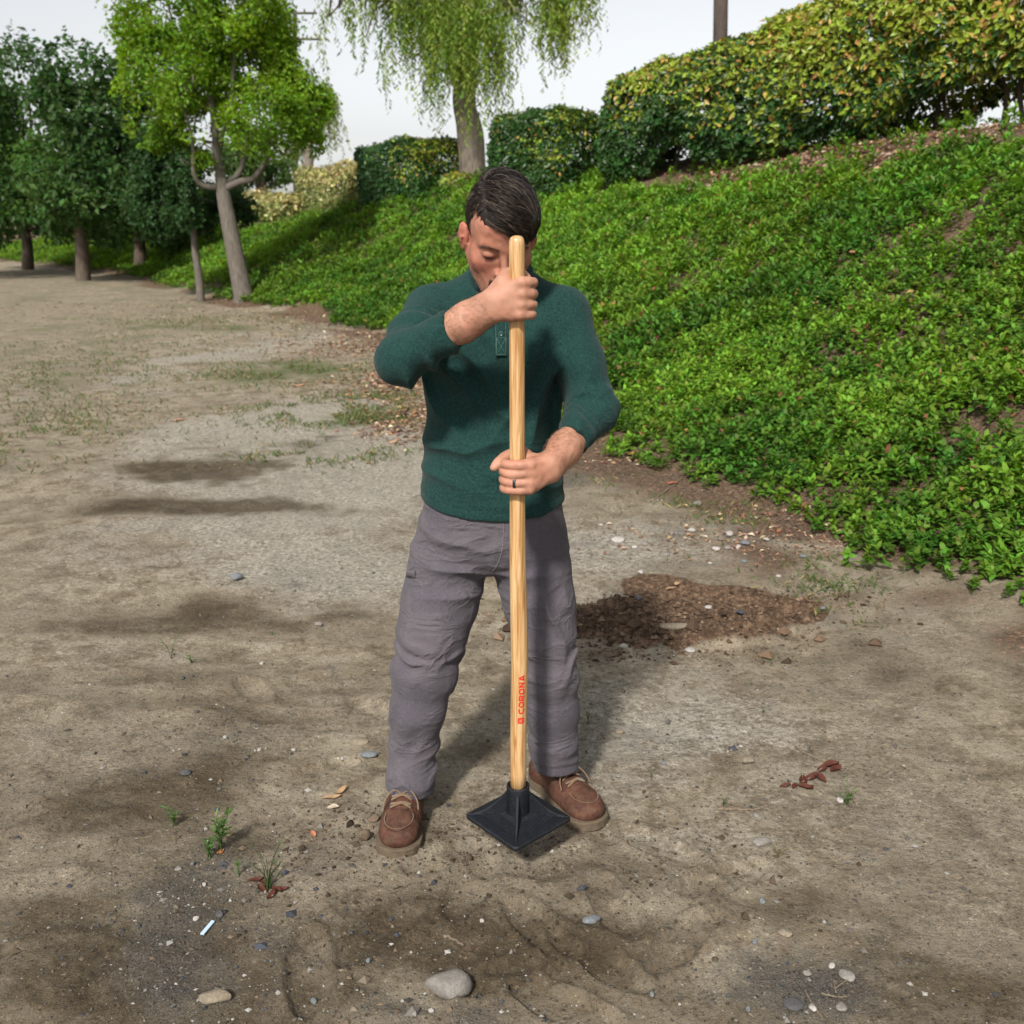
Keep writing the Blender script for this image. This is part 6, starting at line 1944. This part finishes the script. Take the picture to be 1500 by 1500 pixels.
# ------------------------------------------------------------------ weeds, fallen leaves and twigs
def weed(px, py, hpx, spread, n, kind, label, seed, cols=((.05, .11, .025), (.11, .19, .05)), group="weeds in the trodden dirt"):
    rng = np.random.default_rng(seed)
    c = hit(px, py); Zc = c[1] * math.cos(PITCH) + (CAM_H - c[2]) * math.sin(PITCH); H = hpx * Zc / FPX * 1.05
    root = empty("weed", tuple(c)); tag(root, label, "weed", group)
    for i in range(n):
        lean = rng.normal(size=2) * spread; h = H * rng.uniform(.55, 1.05)
        tip = c + np.array([lean[0] * h, lean[1] * h, h]); mid = c + np.array([lean[0] * h * .25, lean[1] * h * .25, h * .55])
        A = Acc(); g = rng.uniform(); col = np.array(cols[0]) * (1 - g) + np.array(cols[1]) * g
        pts = smooth_path([c + np.array([rng.normal() * .004, rng.normal() * .004, -.004]), mid, tip], 8)
        if kind == 'grass':
            A.tube(pts, np.interp(np.linspace(0, 1, 8), [0, .4, 1], [.0011, .0014, .0003]), 4, col, True, .4)
        else:
            A.tube(pts, np.linspace(.0013, .0005, 8), 5, col * .8)
            m = 14 if kind == 'leafy' else 4
            t = rng.uniform(.25 if kind == 'leafy' else .7, 1, m); k = (t * 7).astype(int).clip(0, 6); f = (t * 7 - k)[:, None]
            pos = pts[k] * (1 - f) + pts[k + 1] * f
            a = rng.uniform(0, 6.28, m); dr = np.stack([np.cos(a), np.sin(a), rng.uniform(.3, 1.2, m)], -1)
            L = H * (.24 if kind == 'leafy' else .07) * rng.uniform(.6, 1.2, m)
            V, T = leaves6_np(pos, dr, np.array([0, 0, 1.0]) + rng.normal(size=(m, 3)) * .2, L, L * (.22 if kind == 'leafy' else .4))
            A.add(V, T, None, np.repeat(col[None] * rng.uniform(.8, 1.3, (m, 1)), 6, 0))
        child("blade" if kind == 'grass' else "stem", A.mesh("weed_stem"), M['leaf'], root)
    return root
weed(307, 1258, 42, .25, 4, 'leafy', "leafy green weed with two feathery stems beside dark gravel", 801)
weed(325, 1246, 64, .18, 5, 'leafy', "tallest leafy weed standing beside dark gravel", 802)
weed(350, 1285, 30, .15, 2, 'leafy', "single spindly bluish weed stem near the wiry plant", 803)
r_ = weed(394, 1305, 62, .45, 12, 'wiry', "wiry plant with thin stalks and a rosette of dead red brown leaves", 804, ((.05, .09, .03), (.09, .14, .05)))
weed(861, 1060, 34, .3, 7, 'grass', "upright grass tuft beside the right trouser leg", 805)
weed(1128, 978, 30, .3, 4, 'grass', "thin grass tuft in front of the loose soil", 806)
weed(1118, 1045, 14, .6, 6, 'grass', "small round grass tuft on pale dirt between soil and twig", 807)
weed(955, 1145, 24, .6, 6, 'grass', "scruffy dry grass tuft beside the boot", 808, ((.09, .10, .04), (.22, .2, .1)))
weed(1060, 1182, 20, .6, 6, 'grass', "short dark grass tuft at the end of the straight stick", 809)
weed(1138, 1256, 24, .7, 9, 'grass', "dried grass tuft behind the long grey stone", 810, ((.10, .11, .04), (.28, .2, .1)))
weed(1240, 1180, 24, .5, 6, 'leafy', "low yellow green weed below the dead curled leaves", 811)
weed(281, 972, 14, .6, 5, 'leafy', "tiny green weed on the damp stripe of path", 812)
weed(400, 931, 9, .8, 4, 'leafy', "tiny pale weed on the grey part of the path", 813)
weed(256, 1210, 30, .4, 5, 'leafy', "leafy weed at the edge of the dark gravel", 814)
weed(252, 965, 40, .9, 6, 'grass', "long grass blades beside the damp stripe of path", 815)
weed(1100, 1005, 10, .6, 4, 'grass', "tiny grass sprig before the loose soil", 816)

def dead_leaf(px, py, lpx, wr, yaw, col, label, group, seed, curl=.5):
    rng = np.random.default_rng(seed); c = hit(px, py); Zc = c[1] * math.cos(PITCH) + (CAM_H - c[2]) * math.sin(PITCH); L = lpx * Zc / FPX
    n = 9; V = []; F = []
    for i in range(n):
        u = i / (n - 1); w = L * wr * math.sin(math.pi * min(1, u * .93 + .05)) ** .8 * .5
        for s in (-1, -.5, 0, .5, 1):
            V.append((L * (u - .5), s * w, .004 + L * curl * .35 * (s * s) * (.4 + u) * .5 + L * .10 * math.sin(u * 3 + seed) ** 2 + rng.normal() * L * .008))
    V = np.array(V); V[:, 2] -= V[:, 2].min() - .002
    ca, sa = math.cos(yaw), math.sin(yaw); V = np.stack([V[:, 0] * ca - V[:, 1] * sa, V[:, 0] * sa + V[:, 1] * ca, V[:, 2]], -1)
    Q = [(i * 5 + j, i * 5 + j + 1, i * 5 + 6 + j, i * 5 + 5 + j) for i in range(n - 1) for j in range(4)]
    cc = np.repeat(np.array(col)[None], len(V), 0) * (1 + .25 * fbm(V * 1.0, 60, 3, seed))[:, None]
    o = obj("fallen_leaf", mesh_np("fallen_leaf", V, None, np.array(Q), True, cc), M['dry_leaf']); o.location = tuple(c)
    return tag(o, label, "leaf", group)
TAN = (.33, .215, .125); RED = (.075, .022, .014); CRM = (.46, .38, .28)
GL = "fallen leaves on the dirt"
dead_leaf(486, 1171, 26, .4, .25, TAN, "tan curled fallen leaf lying flat behind the boot", GL, 1)
dead_leaf(500, 1162, 22, .45, .9, TAN, "tan curled fallen leaf leaning on another behind the boot", GL, 2, .9)
dead_leaf(488, 1186, 17, .7, .1, CRM, "cream coloured leaf scrap below the tan curled leaves", GL, 3)
dead_leaf(459, 1226, 18, .4, -1.0, (.42, .17, .10), "pinkish brown narrow leaf on bare dirt beside the boot", GL, 4)
dead_leaf(323, 1251, 12, .7, .8, (.35, .15, .06), "orange brown leaf at the base of the tallest weed", GL, 5)
dead_leaf(1105, 868, 1, .5, 0, TAN, "x", GL, 6) if False else None
dead_leaf(992, 857, 12, .7, .9, TAN, "tan leaf at the rear of the loose soil", GL, 6)
dead_leaf(983, 866, 16, .4, .4, TAN, "narrow tan leaf beside the rear of the loose soil", GL, 7)
for i, (x, y, a) in enumerate([(376, 1296, .3), (384, 1306, 2.4), (404, 1308, -.5), (412, 1306, .2), (398, 1314, 1.2), (388, 1300, -.8)]):
    dead_leaf(x, y, 22, .42, a, RED, "dead red brown leaf in the rosette around the wiry plant", "dead rosette leaves of the wiry plant", 20 + i, .7)
for i, (x, y, a, l) in enumerate([(1150, 1156, .2, 16), (1164, 1154, .9, 14), (1176, 1150, 1.4, 22), (1188, 1143, .4, 24), (1200, 1143, 2.2, 24), (1180, 1158, -.4, 22), (1204, 1132, .6, 20), (1216, 1125, .1, 26), (1224, 1131, .5, 22)]):
    dead_leaf(x, y, l, .55, a, RED, "dead rust red curled leaf clustered on the dead branch", "rust red leaves on the dead branch", 40 + i, 1.1)
for i, (x, y, l, a) in enumerate([(1170, 745, 16, .3), (1190, 760, 14, 1.2), (925, 668, 16, .5), (985, 710, 16, .2), (960, 690, 12, 2), (1140, 780, 12, 1), (455, 610, 0, 0)]):
    if l: dead_leaf(x, y, l, .5, a, (.30, .10, .06), "reddish dead leaf at the ragged edge of the ground cover", "reddish leaves at the edge of the ground cover", 60 + i, .6)
for i, (x, y, l, a) in enumerate([(437, 566, 18, .2), (536, 613, 16, .4), (503, 543, 14, .1), (540, 680, 10, 0), (575, 650, 14, .3), (262, 617, 16, .5), (588, 585, 14, 1.)]):
    dead_leaf(x, y, l, .5, a, (.46, .27, .17), "pale brown leaf lying singly on the path behind the man", "pale brown leaves on the path behind the man", 80 + i, .5)
for i, (x, y, l) in enumerate([(922, 475, 20), (1335, 430, 18), (1195, 445, 14), (1248, 372, 16)]):
    c = hit(x, y, lift=.14); o = dead_leaf(x, y, l, .5, .4 * i, (.42, .22, .12), "brown dead leaf caught on top of the ground cover", "dead leaves on the ground cover", 90 + i, .5); o.location = tuple(c)

def twig(pxs, rpx, label, seed, branches=(), lift=.003, cols='twig', group="twigs on the dirt"):
    pts = [hit(x, y) + np.array([0, 0, lift]) for x, y in pxs]; c = pts[0]
    Zc = c[1] * math.cos(PITCH) + (CAM_H - c[2]) * math.sin(PITCH); r = rpx * Zc / FPX / 2
    rng = np.random.default_rng(seed)
    p = smooth_path(pts, 14) + rng.normal(size=(14, 3)) * np.array([r, r, r * .2]) * .5
    A = Acc(); A.tube(p, np.linspace(r, r * .6, 14) * (1 + .2 * rng.normal(size=14).clip(-1, 1)), 7)
    if not branches:
        o = obj("twig", A.mesh("twig"), M[cols]); return tag(o, label, "twig", group)
    root = empty("twig", tuple(c)); tag(root, label, "twig", group)
    child("stem", A.mesh("twig_stem"), M[cols], root)
    for b in branches:
        q = smooth_path([hit(x, y) + np.array([0, 0, lift + (z if len(bb_) > 2 else 0)]) for bb_ in b for (x, y, z) in [tuple(bb_) + (0,) * (3 - len(bb_))]], 12)
        B = Acc(); B.tube(q, np.linspace(r * .85, r * .5, 12), 6); child("side_twig", B.mesh("side_twig"), M[cols], root)
    return root
twig([(1050, 1188), (1075, 1187), (1100, 1187), (1128, 1184)], 5, "straight dry stick lying on pale dirt", 901)
twig([(1165, 1095), (1185, 1107), (1210, 1119), (1235, 1127), (1252, 1122)], 3, "dead forked branch carrying rust red curled leaves", 902, [[(1218, 1121), (1223, 1108, .01), (1226, 1092, .03)], [(1210, 1122), (1180, 1146), (1150, 1156)], [(1238, 1127), (1252, 1134)]])
twig([(651, 1373), (662, 1379), (678, 1387)], 5, "short thick brown stick on damp dirt", 903)
twig([(756, 1389), (760, 1386), (764, 1383)], 3, "tiny pale stick on damp dirt", 904)
twig([(550, 1313), (575, 1308), (601, 1297)], 2, "thin reddish stem on the dirt in front of the boot", 905)
twig([(673, 1261), (678, 1268), (686, 1273)], 2, "thin curved pale straw below the iron plate", 906)
twig([(1182, 1352), (1192, 1345), (1203, 1337)], 3, "short pale stick at the edge of dark gravel", 907)
twig([(1178, 1455), (1190, 1475), (1205, 1500)], 3, "dark bent twig lying in dark gravel", 908)
twig([(1203, 1461), (1222, 1462), (1240, 1465)], 3, "pale crossed twigs beside the grey stones", 909, [[(1224, 1460), (1222, 1448), (1220, 1440)], [(1222, 1452), (1236, 1442), (1246, 1438)]])
twig([(955, 735), (985, 712), (1000, 700)], 3, "dry stem beside the dark slot in the soil", 910)
# scrap of plastic
c = hit(304, 1366); V = np.array([[-.009, -.022, 0], [.000, -.024, 0], [.012, .020, 0], [.004, .024, 0]]); V = np.concatenate([V + [0, 0, .004], V + [0, 0, .007]])
Q = [(3, 2, 1, 0), (4, 5, 6, 7), (0, 1, 5, 4), (1, 2, 6, 5), (2, 3, 7, 6), (3, 0, 4, 7)]
mp_, nt, bp, _ = newmat("blue_plastic"); bp.inputs['Base Color'].default_value = (.42, .55, .66, 1); bp.inputs['Roughness'].default_value = .4
o = obj("plastic_scrap", mesh_np("plastic_scrap", V, None, np.array(Q), False), mp_); o.location = tuple(c)
tag(o, "narrow light blue plastic scrap lying on dark gravel", "scrap")
